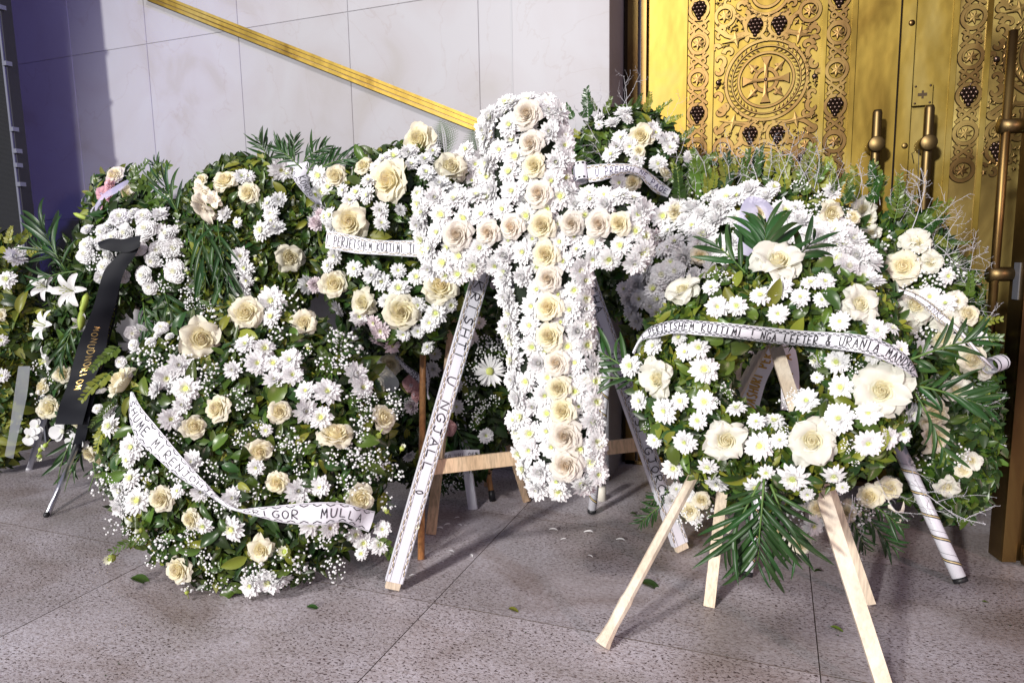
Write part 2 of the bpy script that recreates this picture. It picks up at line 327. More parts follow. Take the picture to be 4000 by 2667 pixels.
def make_car(name,seed,mats):
    r=random.Random(seed); b=MB()
    for R,z,m,nw in ((.50,.06,0,9),(.44,.14,0,9),(.37,.21,0,8),(.29,.26,0,7),(.20,.30,0,6),(.11,.32,1,5)):
        n=54; V=[];Fc=[]; ph=[r.random()*6.28 for _ in range(4)]
        for k in range(n):
            a=2*math.pi*k/n; wv=math.sin(nw*a+ph[0])*.5+math.sin((nw*2+1)*a+ph[1])*.35+math.sin((nw*3+2)*a+ph[2])*.25; jag=.018*(k%2)
            for rr_,zz,am in ((.02,z-.16,0),(R*.6,z-.05,.3),(R*.86,z+.0,.8),(R*(1.0+.05*math.sin(5*a+ph[3]))-jag,z-.03+.005*nw,1.)):
                V.append((rr_*math.cos(a),rr_*math.sin(a),zz+wv*.055*am))
        for k in range(n):
            q=(k+1)%n
            for t in range(3): Fc.append((4*k+t,4*q+t,4*q+t+1,4*k+t+1))
        b.add(V,Fc,m)
    return b.mesh(name,mats)
CARN=[make_car('carnation_a',31,pm),make_car('carnation_b',32,pm)]; PCARN=[make_car('pink_carnation_a',33,pc)]
def make_rose(name,seed,mats,N=30,openk=1.,guard=0,core=1.,big=.46,point=0.,cup=26):
    """petals spiral out from a tight heart, then open and curl back"""
    r=random.Random(seed); b=MB()
    for k in range(N):
        q=k/(N-1); phi=k*2.3999+r.uniform(-.25,.25)
        Rm=(.03+.30*q**.9)*core; nl,nw=6,6; W=(.16+.42*q)*core
        am=math.radians(92-38*q**1.6*openk); ae=math.radians(112-140*q**1.2*openk+r.uniform(-10,10))
        ztop=(.36-.20*q**1.4)*core; L=(.20+.14*q)*core; z=ztop-L*(.95-.35*q); y=Rm*.8
        V=[];Fc=[];wv=r.uniform(-.01,.01); ph=r.random()*6
        for i in range(nl+1):
            t=i/nl; a=am if t<.5 else am+(ae-am)*((t-.5)/.5)**1.3
            if i: y+=L/nl*math.cos(a); z+=L/nl*math.sin(a)
            sh=(.75+.25*t/.5) if t<.5 else math.sqrt(max(0,1-((t-.5)/.52)**2*.72))
            for j in range(nw+1):
                s=-1+2*j/nw; x=s*W/2*sh; Rw=max(y,.03*core)*1.05; an=max(-1.7,min(1.7,x/Rw)); rad=y+.028*core*s+wv*t*math.sin(3*s+ph)+.03*core*q*max(0,abs(s)-.6)*t*2
                V.append((math.sin(an)*rad,math.cos(an)*rad,z-.05*core*q*s*s*t+.014*t*math.sin(s*5+ph)*q-point*abs(s)*t*.04))
        for i in range(nl):
            for j in range(nw):
                a=i*(nw+1)+j; Fc.append((a,a+1,a+nw+2,a+nw+1))
        b.add(rotz(np.array(V),phi),Fc,2 if q<.3 else (1 if q<.68 else 0))
    b.tube([(0,0,-.05),(0,0,.10*core),(0,0,.26*core)],[.26*core,.24*core,.05*core],8,1)
    for k in range(guard):
        phi=k*2*math.pi/guard+r.uniform(-.25,.25); lay=k%2
        V,Fc=petal(big*r.uniform(.85,1.12),.50*r.uniform(.8,1.15),math.radians(14+16*lay),math.radians(-50+22*lay+r.uniform(-25,20)),.30-.1*point,8,8,tip=.62-.12*point,base=.35,R0=.05,z0=.0+.05*lay,wav=.05 if cup>30 else .035,ph=r.random()*6,am=math.radians(cup-10*(cup>30)+18*lay+r.uniform(-12,12)))
        if point:
            V=np.array(V); tt=np.repeat(np.arange(9)/8,9); ss=np.tile(np.linspace(-1,1,9),9); V[:,0]*=1-.35*point*np.clip(tt-.6,0,1)*2.2; V[:,2]-=.10*point*np.abs(ss)*np.clip(tt-.5,0,1)
        b.add(rotz(V,phi),Fc,0)
    return b.mesh(name,mats)
cr=['rose_out','rose_mid','rose_in']; iv=['wrose_out','wrose_mid','rose_mid']; bl=['blush_out','blush_mid','blush_in']
ROSE=[make_rose('cream_rose_a',41,cr,30,1.0,5,.98,.45),make_rose('cream_rose_b',42,cr,34,1.1,5,1.02,.46),make_rose('cream_rose_c',43,cr,26,.8,4,.98,.42,1),make_rose('cream_rose_d',47,cr,26,.8,6,.85,.48,1)]
OROSE=[make_rose('open_ivory_rose_a',44,iv,26,.62,9,.74,.50,.6,40),make_rose('open_ivory_rose_b',45,iv,28,.7,10,.72,.50,.4,34),make_rose('open_ivory_rose_c',46,iv,24,.55,9,.76,.48,1,44),make_rose('open_ivory_rose_d',48,iv,22,.5,8,.78,.52,1.1,48)]
GROSE=[make_rose('garden_rose_a',51,bl,40,1.15,5,1.12,.42),make_rose('garden_rose_b',52,bl,36,1.2,5,1.12,.42),make_rose('garden_rose_c',53,cr,36,1.1,5,1.12,.42)]
def make_lily(name,seed,n=6,L=.52,W=.2,a=(35,-25),mats=('petal','petal_in','heart')):
    b=MB()
    for k in range(n):
        V,Fc=petal(L,W*(1 if k%2 else .78),math.radians(62),math.radians(a[1]),.35,7,4,tip=.45,base=.25,am=math.radians(a[0]),R0=.01)
        b.add(rotz(V,k*2*math.pi/n),Fc,0)
    for k in range(6): b.tube([(0,0,0),(.05*math.cos(k),.05*math.sin(k),.25),(.09*math.cos(k),.09*math.sin(k),.36)],[.006,.006,.014],4,2)
    return b.mesh(name,list(mats))
LILY=make_lily('lily_a',1)
def make_orchid(name):
    b=MB()
    for k,(a,L,W) in enumerate([(90,.5,.34),(210,.5,.34),(330,.5,.34)]):
        V,Fc=petal(L,W,.15,-.1,.15,5,4,tip=.6,base=.2); b.add(rotz(V,math.radians(a-90)),Fc,0)
    for a in (15,165):
        V,Fc=petal(.52,.56,.3,.05,.15,6,6,tip=.55,base=.2,z0=.03); b.add(rotz(V,math.radians(a-90)),Fc,0)
    V,Fc=ico(.09,1,.1); b.add(V*np.array([1,1.3,.8])+np.array([0,-.06,.07]),Fc,1)
    return b.mesh(name,['petal','petal_in','heart'])
ORCH=make_orchid('orchid_a')
def make_bud(name,mats=('budg','petal_in')):
    b=MB()
    b.tube([(0,0,-.8),(0,0,-.3),(0,0,0)],[.05,.05,.16],5,0); V,Fc=ico(.30,1); b.add(V*np.array([1,1,1.1])+np.array([0,0,.2]),Fc,0)
    for k in range(9):
        V,Fc=petal(.45,.2,1.3,1.0,.3,3,2,tip=.6,R0=.12,z0=.4); b.add(rotz(V,k*.7),Fc,1)
    return b.mesh(name,list(mats))
BUD=make_bud('bud_a')
def make_lilybud():
    b=MB(); b.tube([(0,-.5,0),(0,-.3,0),(0,0,0),(0,.3,0),(0,.5,0)],[.04,.13,.17,.13,.02],7,0); return b.mesh('lily_bud_a',['budg'])
LBUD=make_lilybud()
def make_gyp(name,seed,n=26,stock=False):
    r=random.Random(seed); b=MB()
    for k in range(n):
        a=r.random()*6.283; q=math.sqrt(r.random())*.5; h=.28*math.sqrt(max(0,.27-q*q))+r.uniform(-.05,.09)
        p=np.array([q*math.cos(a),q*math.sin(a),h])
        V,Fc=ico(r.uniform(.036,.066)*(1.7 if stock else 1),0,.3); b.add(V*np.array([1,1,.75])+p,Fc,0)
        b.tube([(p[0]*.3,p[1]*.3,-.15),p*np.array([.75,.75,.5]),p],[.006,.005,.004],3,1,cap=False)
    return b.mesh(name,['gyp','stem'],smooth=False)
GYP=[make_gyp('baby_breath_%s'%c,60+i,n) for i,(c,n) in enumerate(zip('abcd',(20,26,17,23)))]
STOCK=[make_gyp('stock_a',71,16,True),make_gyp('stock_b',72,20,True)]
def make_leaf(name,L,W,bend,fold,m,serr=0,nl=6):
    V=[];Fc=[];y=z=0
    for i in range(nl+1):
        t=i/nl; a=bend*(t-.35)
        if i: y+=L/nl*math.cos(a); z+=L/nl*math.sin(a)
        w_=W/2*(math.sin(math.pi*min(1,t**.8*.98+.02))**.75)*(1 if (i%2==0 or not serr) else 1+serr)
        for s in (-1,-.5,0,.5,1): V.append((s*w_,y,z+fold*abs(s)*w_*1.2-(.35*fold*w_ if abs(s)==.5 else 0)))
    for i in range(nl):
        for j in range(4): a=i*5+j; Fc.append((a,a+1,a+6,a+5))
    return mesh(name,V,Fc,m)
LEAF=[make_leaf('leaf_oval_dark',1,.48,-.9,.25,'leafd'),make_leaf('leaf_oval_mid',1,.42,-.7,.3,'leafm'),make_leaf('leaf_long_dark',1,.32,-1.2,.3,'leafd'),make_leaf('leaf_olive',1,.46,-.6,.25,'leafo'),make_leaf('leaf_mid_wide',1,.56,-1.0,.2,'leafm',serr=.08,nl=8),make_leaf('leaf_olive_long',1,.36,-1.0,.3,'leafo')]
BLADE=[make_leaf('leaflet_a',1,.12,-.9,.35,'palm',nl=8),make_leaf('leaflet_b',1,.135,-.5,.3,'palm',nl=8),make_leaf('leaflet_c',1,.11,-1.5,.35,'palm',nl=8)]
FBLADE=[make_leaf('fern_leaflet',1,.26,-.2,.1,'palm',nl=4)]
def make_sprig(name,seed,n=9,W=.3,lm='leafm',curve=.5,ll=.3):
    r=random.Random(seed); b=MB(); P=[np.array([curve*.15*math.sin(t*2),t,-.25*curve*t*t]) for t in np.linspace(0,1,n+1)]
    b.tube(P,[.014*(1-.7*i/n) for i in range(n+1)],4,1)
    for i in range(1,n+1):
        for s in (-1,1):
            l=ll*(1.05-.5*i/n)*r.uniform(.8,1.15); d=nrm([s*1.0,.75+.5*i/n,r.uniform(-.1,.6)]); nn=nrm(np.array([-.3*s,-.3,1])+np.array([r.uniform(-.4,.4) for _ in range(3)]))
            sd=nrm(np.cross(d,nn)); p=P[i]; V=[p,p+d*l*.45+sd*l*W*.5,p+d*l*.45-sd*l*W*.5,p+d*l*.5-nn*l*.05,p+d*l*.8+sd*l*W*.3,p+d*l*.8-sd*l*W*.3,p+d*l]
            b.add(V,[(0,1,3),(0,3,2),(1,4,6,3),(3,6,5,2)],0)
    return b.mesh(name,[lm,'stem'])
SPRIG=[make_sprig('sprig_a',1,9,.55,'leafm'),make_sprig('sprig_b',2,11,.5,'leafd'),make_sprig('sprig_c',3,8,.6,'leafo'),make_sprig('sprig_d',4,12,.42,'leafm',ll=.22)]
def make_fern():
    b=MB(); n=15; P=[np.array([.05*math.sin(t*3),t,-.2*t*t]) for t in np.linspace(0,1,n+1)]; b.tube(P,[.01*(1-.7*i/n) for i in range(n+1)],4,1)
    for i in range(1,n+1):
        for s in (-1,1):
            l=.42*(math.sin(math.pi*(i/n*.8+.18)))
            d=nrm([s,.45,-.1]); 
            for j in range(1,8):
                p=P[i]+d*l*j/8; ll=l*.2*(1.1-j/8)
                for s2 in (-1,1):
                    e=nrm([.5*s-.0,s2*1.0,0]) ; sd=np.cross(e,[0,0,1.]); b.add([p,p+e*ll*.5+sd*ll*.28,p+e*ll,p+e*ll*.5-sd*ll*.28],[(0,1,2,3)],0)
            b.tube([P[i],P[i]+d*l],[.004,.002],3,1,cap=False)
    return b.mesh('fern_a',['palm','stem'])
FERN=make_fern()
def make_twig(name,seed):
    r=random.Random(seed); b=MB()
    def br(p,d,l,R,dep):
        P=[p]; n=5
        for i in range(n):
            d=nrm(d+np.array([r.uniform(-.25,.25) for _ in range(3)])); P.append(P[-1]+d*l/n)
            if dep<2 and r.random()<.75: br(P[-1],nrm(d+np.array([r.uniform(-.9,.9) for _ in range(3)])),l*r.uniform(.3,.6),R*.6,dep+1)
        b.tube(P,[R*(1-.12*i) for i in range(n+1)],4,0)
        for q in P[1:]:
            for _ in range(2): V,Fc=ico(R*1.3); b.add(V+q+np.array([r.uniform(-1,1) for _ in range(3)])*R*2,Fc,0)
    br(np.zeros(3),np.array([0,1.,.1]),1.0,.009,0)
    return b.mesh(name,['twig'],smooth=False)
TWIG=[make_twig('twig_a',5),make_twig('twig_b',6),make_twig('twig_c',8)]
# ------------------------------------------------------------------ wreath surfaces
PEND=[]
class Wr:
    def __init__(s,name,label,cat,cx,cy,rx,ry,Y,lean,th,ri=0,rot=0,face=.6,azd=0):
        s.cx,s.cy,s.rx,s.ry,s.th,s.ri,s.rot=cx,cy,rx,ry,th,ri,math.radians(rot)
        s.p0=aty(cx,cy,Y); az=math.atan2(-s.p0[0],s.p0[1])*face+math.radians(azd); le=math.radians(lean)
        s.n=np.array([math.sin(az)*math.cos(le),-math.cos(az)*math.cos(le),math.sin(le)])
        s.root=thing(name,label,cat,(s.p0[0],s.p0[1],0.)); s.av=[]
    def rad(s,x,y):
        dx,dy=x-s.cx,y-s.cy; c,q=math.cos(s.rot),math.sin(s.rot); return math.hypot((dx*c+dy*q)/s.rx,(-dx*q+dy*c)/s.ry)
    def px(s,r,t):
        a,b=s.rx*r*math.cos(t),s.ry*r*math.sin(t); c,q=math.cos(s.rot),math.sin(s.rot); return s.cx+a*c-b*q,s.cy+a*q+b*c
    def h(s,x,y):
        r=s.rad(x,y)
        if s.ri: r=(r-(1+s.ri)/2)/((1-s.ri)/2)
        return s.th*math.sqrt(max(0,1-min(1,abs(r))**2))
    def P(s,x,y,off=0,h=None):
        d=ray(x,y); hh=(s.h(x,y) if h is None else h)+off; t=(hh-(CP-s.p0)@s.n)/(d@s.n); return CP+d*t
    def N(s,x,y,k=.75):
        e=14; a=s.P(x+e,y)-s.P(x-e,y); b=s.P(x,y-e)-s.P(x,y+e); m=nrm(np.cross(a,b)); 
        if m@s.n<0: m=-m
        return nrm(m*k+s.n*(1-k))
    def body(s,off=-.035,shr=.93):
        T=44; Rs=6; V=[];Fc=[]; r0=s.ri*1.12 if s.ri else 0.02
        for i in range(Rs+1):
            r=r0+(shr-r0)*i/Rs
            for j in range(T):
                x,y=s.px(r,2*math.pi*j/T); V.append(s.P(x,y,off+.008*math.sin(j*2.1+i*1.7)))
        for i in range(Rs):
            for j in range(T): a=i*T+j;b=i*T+(j+1)%T; Fc.append((a,b,b+T,a+T))
        n0=len(V)
        for r in (r0,shr):
            for j in range(T): x,y=s.px(r,2*math.pi*j/T); V.append(s.P(x,y,0,h=-.05))
        for j in range(T):
            k=(j+1)%T; Fc.append((j,n0+j,n0+k,k)); Fc.append((Rs*T+j,Rs*T+k,n0+T+k,n0+T+j)); Fc.append((n0+j,n0+T+j,n0+T+k,n0+k))
        V=[v if v[2]>.004 else (v[0],v[1],.004) for v in V]
        put('base',mesh('wreath_base',V,Fc,'moss'),s.root)
    def fl(s,name,me,x,y,d,off=0,tilt=.22,k=.75,nb=None,label=None):
        p=s.P(x,y,off); n=s.N(x,y,k) if nb is None else nrm(nb); n=nrm(n+rng.normal(0,tilt,3)*.8)
        sc=d*pxm(p)
        if 'rose' in name: sc*=random.uniform(.95,1.2) if name=='rose' and d<190 else 1.04; s.av.append((x,y,d*.58))
        elif name!='baby_breath': s.av.append((x,y,d*.30))
        if p[2]<sc*.25: p=np.array([p[0],p[1],sc*.25])
        return put(name,me,s.root,frame(p,n,sc,random.random()*6.28),label=label)
    def flowers(s,L,T,kinds,name,off=.01,tilt=.22,sc=1.,k=.75):
        for e in L:
            x,y,d=e[:3]; x,y=T[0]+x*T[2],T[1]+y*T[2]; s.fl(name,kinds[int(random.random()*len(kinds))],x,y,d*T[2]*sc,off+random.uniform(-.006,.008),tilt,k)
    def leaves(s,*a,**k): PEND.append(lambda: s._leaves(*a,**k))
    def _leaves(s,n,size=(55,95),mesh_=None,rmax=1.04,off=(-.02,.02),rmin=0,wts=None,out=.55):
        ms=mesh_ or LEAF; wts=wts or [1]*len(ms)
        for _ in range(n):
            r=math.sqrt(random.uniform(max(s.ri,rmin)**2,rmax**2)); t=random.random()*6.283; x,y=s.px(r,t)
            if any(math.hypot(x-a,y-b)<c for a,b,c in s.av): continue
            p=s.P(x,y,random.uniform(*off)); n_=s.N(x,y); tv=rng.normal(0,1,3); tv=nrm(tv-n_*(tv@n_)); ox,oy=s.px(r+.1,t); o=nrm(s.P(ox,oy)-s.P(x,y)); 
            d=nrm(tv*.9+o*(.4+r*.5)+n_*random.uniform(.0,out)); up=nrm(n_+rng.normal(0,.3,3)); sc=random.uniform(*size)*pxm(p)
            p=p-d*sc*.35
            if min(p[2],(p+d*sc)[2])<.008: continue
            put('leaf',random.choices(ms,wts)[0],s.root,frame(p,up,sc,0,ydir=d))
    def foliage(s,n,size=(35,70),mats=('fold','folm','folo'),wts=(5,4,1),rmax=1.03,off=(-.045,.0),W=.45):
        V=[];Fc=[];mi=[]
        for _ in range(n):
            r=math.sqrt(random.uniform((s.ri*.95)**2,rmax**2)); t=random.random()*6.283; x,y=s.px(r,t); p=s.P(x,y,random.uniform(*off)); n_=s.N(x,y)
            tv=rng.normal(0,1,3); tv=nrm(tv-n_*(tv@n_)); d=nrm(tv+n_*random.uniform(-.05,.8)); l=random.uniform(*size)*pxm(p); up=nrm(n_+rng.normal(0,.45,3)); sd=nrm(np.cross(d,up)); up=np.cross(sd,d); p=p-d*l*.3
            w_=l*W*random.uniform(.7,1.15); q=[p,p+d*l*.4+sd*w_*.5+up*l*.06,p+d*l*.45,p+d*l*.4-sd*w_*.5+up*l*.06,p+d*l*.78+sd*w_*.3+up*l*.0,p+d*l*.78-sd*w_*.3,p+d*l-up*l*.12]
            if min(v[2] for v in q)<.003: continue
            n0=len(V); V+=q; Fc+=[(n0,n0+1,n0+2),(n0,n0+2,n0+3),(n0+1,n0+4,n0+6,n0+2),(n0+2,n0+6,n0+5,n0+3)]; k=random.choices(range(len(mats)),wts)[0]; mi+=[k]*4
        if V: put('foliage',mesh('foliage',V,Fc,list(mats),mi),s.root,kind='stuff')
    def gyp(s,L,T,off=.02,ms=None,name='baby_breath',k=2.0):
        for e in L:
            x,y,d=e[:3]; x,y=T[0]+x*T[2],T[1]+y*T[2]
            s.fl(name,(ms or GYP)[int(random.random()*len(ms or GYP))],x,y,d*T[2]*k,off,.3)
    def gypfill(s,n,d=(90,140),rmin=0,rmax=1.,off=.015,ms=None,name='baby_breath'):
        for _ in range(n):
            r=math.sqrt(random.uniform(max(s.ri,rmin)**2,rmax**2)); x,y=s.px(r,random.random()*6.283); s.fl(name,random.choice(ms or GYP),x,y,random.uniform(*d),off,.3)
    def fill(s,name,kinds,n,d,rmin=0,rmax=1.,off=.0,avoid=(),tr=None):
        for _ in range(n):
            r=math.sqrt(random.uniform(max(s.ri,rmin)**2,rmax**2)); t=random.random()*6.283 if tr is None else math.radians(random.uniform(*tr)); x,y=s.px(r,t); s.fl(name,random.choice(kinds),x,y,random.uniform(*d),off,.3)
def frond(root,p,tip,n_,L,nleaf=13,ll=.36,wid=1.,bl=None,sag=.12,name='palm_frond',par=1.):
    """stem with leaflets either side; every leaflet its own piece"""
    p,tip=np.array(p,float),np.array(tip,float); d=nrm(tip-p); n_=nrm(np.array(n_)-d*(np.array(n_)@d)); sd=np.cross(d,n_); b=MB(); 
    P=[p+d*L*t+n_*L*(.10*math.sin(math.pi*t))-np.array([0,0,1])*sag*L*t*t for t in np.linspace(0,1,9)]
    b.tube(P,[.0035*(1-.07*i) for i in range(9)],5,0); f=put(name,b.mesh('palm_stem',['stem']),root)
    for i in range(nleaf):
        t=.12+.86*i/(nleaf-1); q=P[int(t*8)]+(P[min(8,int(t*8)+1)]-P[int(t*8)])*(t*8-int(t*8))
        for s in (-1,1):
            l=L*ll*(.65+.6*math.sin(math.pi*(t*.8+.1)))*random.uniform(.78,1.15)*(1 if t<.9 else .75)
            e=nrm(d*(.8+1.3*t)*par+sd*s*1.0+n_*.12+rng.normal(0,.11,3)-np.array([0,0,.12])); up=nrm(n_+rng.normal(0,.28,3)); Mx=frame(q,up,l,0,ydir=e)@Matrix.Diagonal((wid,1,1,1))
            if (q+e*l)[2]<.01: continue
            put('leaflet',random.choice(bl or BLADE),f,Mx)
    return f
def frp(W,x0,y0,x1,y1,off=.02,off2=None,**k):
    p=W.P(x0,y0,off); q=W.P(x1,y1,off if off2 is None else off2); frond(W.root,p,q,W.n,np.linalg.norm(q-p),**k)
def sprp(W,x0,y0,x1,y1,ms=None,off=0,name='sprig',off2=None):
    p=W.P(x0,y0,off,h=0); q=W.P(x1,y1,off if off2 is None else off2,h=0); d=q-p; put(name,random.choice(ms or SPRIG),W.root,frame(p,nrm(W.n+rng.normal(0,.2,3)),float(np.linalg.norm(d)),0,ydir=nrm(d)))
# ------------------------------------------------------------------ handwriting
A_=lambda *p:list(p)
G={'A':[[(0,1),(.5,0),(1,1)],[(.2,.62),(.8,.62)]],'B':[[(0,0),(0,1),(.7,.95),(.9,.72),(.6,.5),(0,.48),(.65,.4),(.75,.15),(.5,0),(0,0)]],'C':[[(1,.12),(.6,0),(.15,.2),(0,.55),(.2,.9),(.6,1),(1,.88)]],
'D':[[(0,0),(0,1),(.6,.92),(1,.5),(.6,.06),(0,0)]],'E':[[(.9,0),(0,.02),(0,1),(.95,.98)],[(0,.48),(.75,.48)]],'F':[[(.95,0),(0,.02),(0,1)],[(0,.45),(.7,.45)]],'G':[[(1,.12),(.55,0),(.1,.25),(0,.6),(.25,.95),(.7,1),(1,.8),(1,.55),(.6,.55)]],
'H':[[(0,0),(0,1)],[(1,0),(1,1)],[(0,.5),(1,.48)]],'I':[[(.5,0),(.5,1)]],'J':[[(.2,0),(1,0)],[(.7,0),(.7,.8),(.45,1),(.05,.9)]],'K':[[(0,0),(0,1)],[(.95,0),(0,.55),(1,1)]],'L':[[(0,0),(0,1),(.9,1)]],
'M':[[(0,1),(.12,0),(.5,.7),(.88,0),(1,1)]],'N':[[(0,1),(.05,0),(.95,1),(1,0)]],'O':[[(.5,0),(.1,.2),(0,.55),(.25,.95),(.6,1),(.95,.7),(.95,.3),(.5,0)]],'P':[[(0,1),(0,0),(.7,.05),(.9,.28),(.6,.52),(0,.56)]],
'Q':[[(.5,0),(.1,.2),(0,.55),(.25,.95),(.6,1),(.95,.7),(.95,.3),(.5,0)],[(.6,.75),(1,1.05)]],'R':[[(0,1),(0,0),(.7,.05),(.85,.28),(.55,.5),(0,.52),(.95,1)]],'S':[[(.95,.1),(.5,0),(.1,.2),(.4,.48),(.9,.7),(.6,1),(0,.9)]],
'T':[[(0,.02),(1,0)],[(.5,0),(.5,1)]],'U':[[(0,0),(.05,.75),(.4,1),(.85,.8),(1,0)]],'V':[[(0,0),(.5,1),(1,0)]],'Z':[[(0,0),(1,0),(0,1),(1,1)]],'!':[[(.5,0),(.5,.68)],[(.5,.9),(.5,1)]],'-':[[(.1,.5),(.9,.5)]],
'&':[[(1,1),(.25,.25),(.45,0),(.7,.2),(.1,.65),(.2,.98),(.6,.95),(1,.55)]],'0':[[(.5,.05),(.3,.3),(.4,.8),(.6,.95),(.72,.6),(.5,.05)]],"'":[[(.5,0),(.45,.25)]],'.':[[(.5,.93),(.5,1)]]}
G['Ë']=G['E']+[[(.25,-.22),(.3,-.16)],[(.65,-.22),(.7,-.16)]]
def ribbon(root,ctrl,text='',wreath=None,flat=None,ink='ink',cover=(.05,.95),hgt=.5,border=1,base='rib',W=.0011,name='ribbon',off=.03,bold=1.,gold=False,blabel=None,thick=False,bcol='ink',capsmall=False):
    C=catmull([c[:4] for c in ctrl],64)
    D=catmull([[c[4] if len(c)>4 else 0] for c in ctrl],64)[:,0]
    top=[];bot=[]
    D2=catmull([[c[5] if len(c)>5 else 0] for c in ctrl],64)[:,0]
    for c,d,dd in zip(C,D,D2):
        if wreath is not None and d==0 or (wreath is not None and d<1): top.append(wreath.P(c[0],c[1],off+d,h=flat)); bot.append(wreath.P(c[2],c[3],off+d,h=flat))
        else: top.append(aty(c[0],c[1],d)); bot.append(aty(c[2],c[3],d+dd))
    top=np.array(top);bot=np.array(bot)
    for _ in range(3):   # cloth does not follow every bump
        top[1:-1]=(top[:-2]+2*top[1:-1]+top[2:])/4; bot[1:-1]=(bot[:-2]+2*bot[1:-1]+bot[2:])/4
    mid=(top+bot)/2; S=np.concatenate([[0],np.cumsum(np.linalg.norm(np.diff(mid,axis=0),axis=1))]); Lt=S[-1]
    for i in range(64):
        if not thick: o_=nrm(CP-mid[i])*.0035*math.sin(S[i]*38+S[i]**2*20); top[i]=top[i]+o_; bot[i]=bot[i]+nrm(CP-mid[i])*.0035*math.sin(S[i]*31+1.3)
    wid=float(np.median(np.linalg.norm(top-bot,axis=1)))
    def f(s,v,o=0):
        s=min(max(s,0),Lt-1e-6); i=int(np.searchsorted(S,s,side='right')-1); i=min(i,62); u=(s-S[i])/(S[i+1]-S[i]+1e-9)
        a=top[i]+(top[i+1]-top[i])*u; b=bot[i]+(bot[i+1]-bot[i])*u; t=mid[i+1]-mid[i]; n=nrm(np.cross(b-a,t)); 
        if n@(CP-a)<0: n=-n
        return a+(b-a)*v+n*(o+.004*math.sin(math.pi*v)*(0 if thick else 1)),nrm(b-a)
    V=[];Fc=[]; NV=4
    for i in range(64):
        for j in range(NV+1): V.append(f(S[i],j/NV)[0])
    for i in range(63):
        for j in range(NV): a=i*(NV+1)+j; Fc.append((a,a+1,a+NV+2,a+NV+1))
    rb=put(name,mesh(name,V,Fc,base),root,label=blabel)
    def strokes(Ls,w,o,b,m=0):
        for pl in Ls:
            Q=[]
            for a,c in zip(pl[:-1],pl[1:]):
                k=max(1,int(math.hypot((c[0]-a[0]),(c[1]-a[1])*wid)/.006)); Q+=[(a[0]+(c[0]-a[0])*i/k,a[1]+(c[1]-a[1])*i/k) for i in range(k)]
            Q.append(pl[-1]); n=len(Q); VV=[];FF=[]
            for i,q in enumerate(Q):
                p,q2=Q[max(0,i-1)],Q[min(n-1,i+1)]; dx,dy=q2[0]-p[0],(q2[1]-p[1])*wid; l=math.hypot(dx,dy)+1e-9; nx,ny=-dy/l*w/2,dx/l*w/2
                VV.append(f(q[0]+nx,q[1]+ny/wid,o)[0]); VV.append(f(q[0]-nx,q[1]-ny/wid,o)[0])
                if i: k=2*i; FF.append((k-2,k-1,k+1,k))
            b.add(VV,FF,m)
    if text:
        b=MB(); n=len(text); s0,s1=cover[0]*Lt,cover[1]*Lt; adv=(s1-s0)/n; r=random.Random(hash(len(text)))
        x=s0
        for ch in text:
            if ch!=' ' and ch in G:
                g=G[ch]; ww=adv*(.62 if ch!='I' else .3); v0=.5-hgt/2+r.uniform(-.02,.02)
                pl=[[(x+adv*.16+px_*ww+(1-py)*adv*.06,v0+py*hgt) for px_,py in st] for st in g]
                sm=[]
                for st in pl:
                    sm.append([tuple(c) for c in catmull(st,len(st)*4)] if (len(st)>3 and ch in 'BCDGJOPQRSU&0') else st)
                strokes(sm,W*2*bold,.0014,b)
            x+=adv
        put('lettering',b.mesh('lettering',[ink],False),rb)
    if border:
        b=MB(); per=wid*(.42 if border==1 else .7); k=int(Lt/per)
        for side in (0,1):
            vv=.13 if side==0 else .87; sg=1 if side==0 else -1
            if border==3:
                for i in range(k): 
                    s=i*per; strokes([[(s,vv-.05*sg),(s+per*.3,vv+.04*sg),(s+per*.65,vv-.03*sg)]],W*2.2,.001,b,0)
                strokes([[(0,vv-.08*sg),(Lt,vv-.08*sg)]],W*.8,.001,b,0); continue
            for i in range(k):
                s=i*per; a=.055
                strokes([[tuple((s+per*u,vv+a*math.sin(6.283*u)*sg)) for u in np.linspace(0,1,7)]],W*1.5,.001,b,1 if border==2 else 0)
                strokes([[(s+per*.05,vv+a*sg),(s+per*.25,vv-a*.4*sg),(s+per*.42,vv+a*1.1*sg)],[(s+per*.55,vv-a*sg),(s+per*.75,vv+a*.4*sg),(s+per*.95,vv-a*1.1*sg)],[(s+per*.3,vv+a*1.1*sg),(s+per*.42,vv+a*.5*sg)]],W*1.4,.0012,b,0)
            strokes([[(0,vv-.095*sg),(Lt,vv-.095*sg)],[(0,vv+.095*sg),(Lt,vv+.095*sg)]],W*.7,.001,b,0)
        put('border_print',b.mesh('border_print',[bcol,'goldt'],False),rb)
    return rb
def T(c): return {'A':(350,1100,.829),'B':(900,400,.6377),'C':(1500,300,1.1483),'D':(2300,900,.7653),'E':(2300,0,.7228),'G':(0,900,.7651),'K':(2100,280,.5228),'L':(3300,900,.8929),'M':(1400,1300,.6377),'T':(0,0,.6378),'P':(0,0,1.7007),'Q':(2250,1700,.7015),'R':(650,600,.4464),'S':(2850,700,.5102),'H':(2600,0,.4464)}[c]
def cv(c,L):
    x0,y0,k=T(c); return [tuple([x0+e[0]*k,y0+e[1]*k]+([x0+e[2]*k,y0+e[3]*k] if len(e)>3 else [])+list(e[4:])) for e in L]
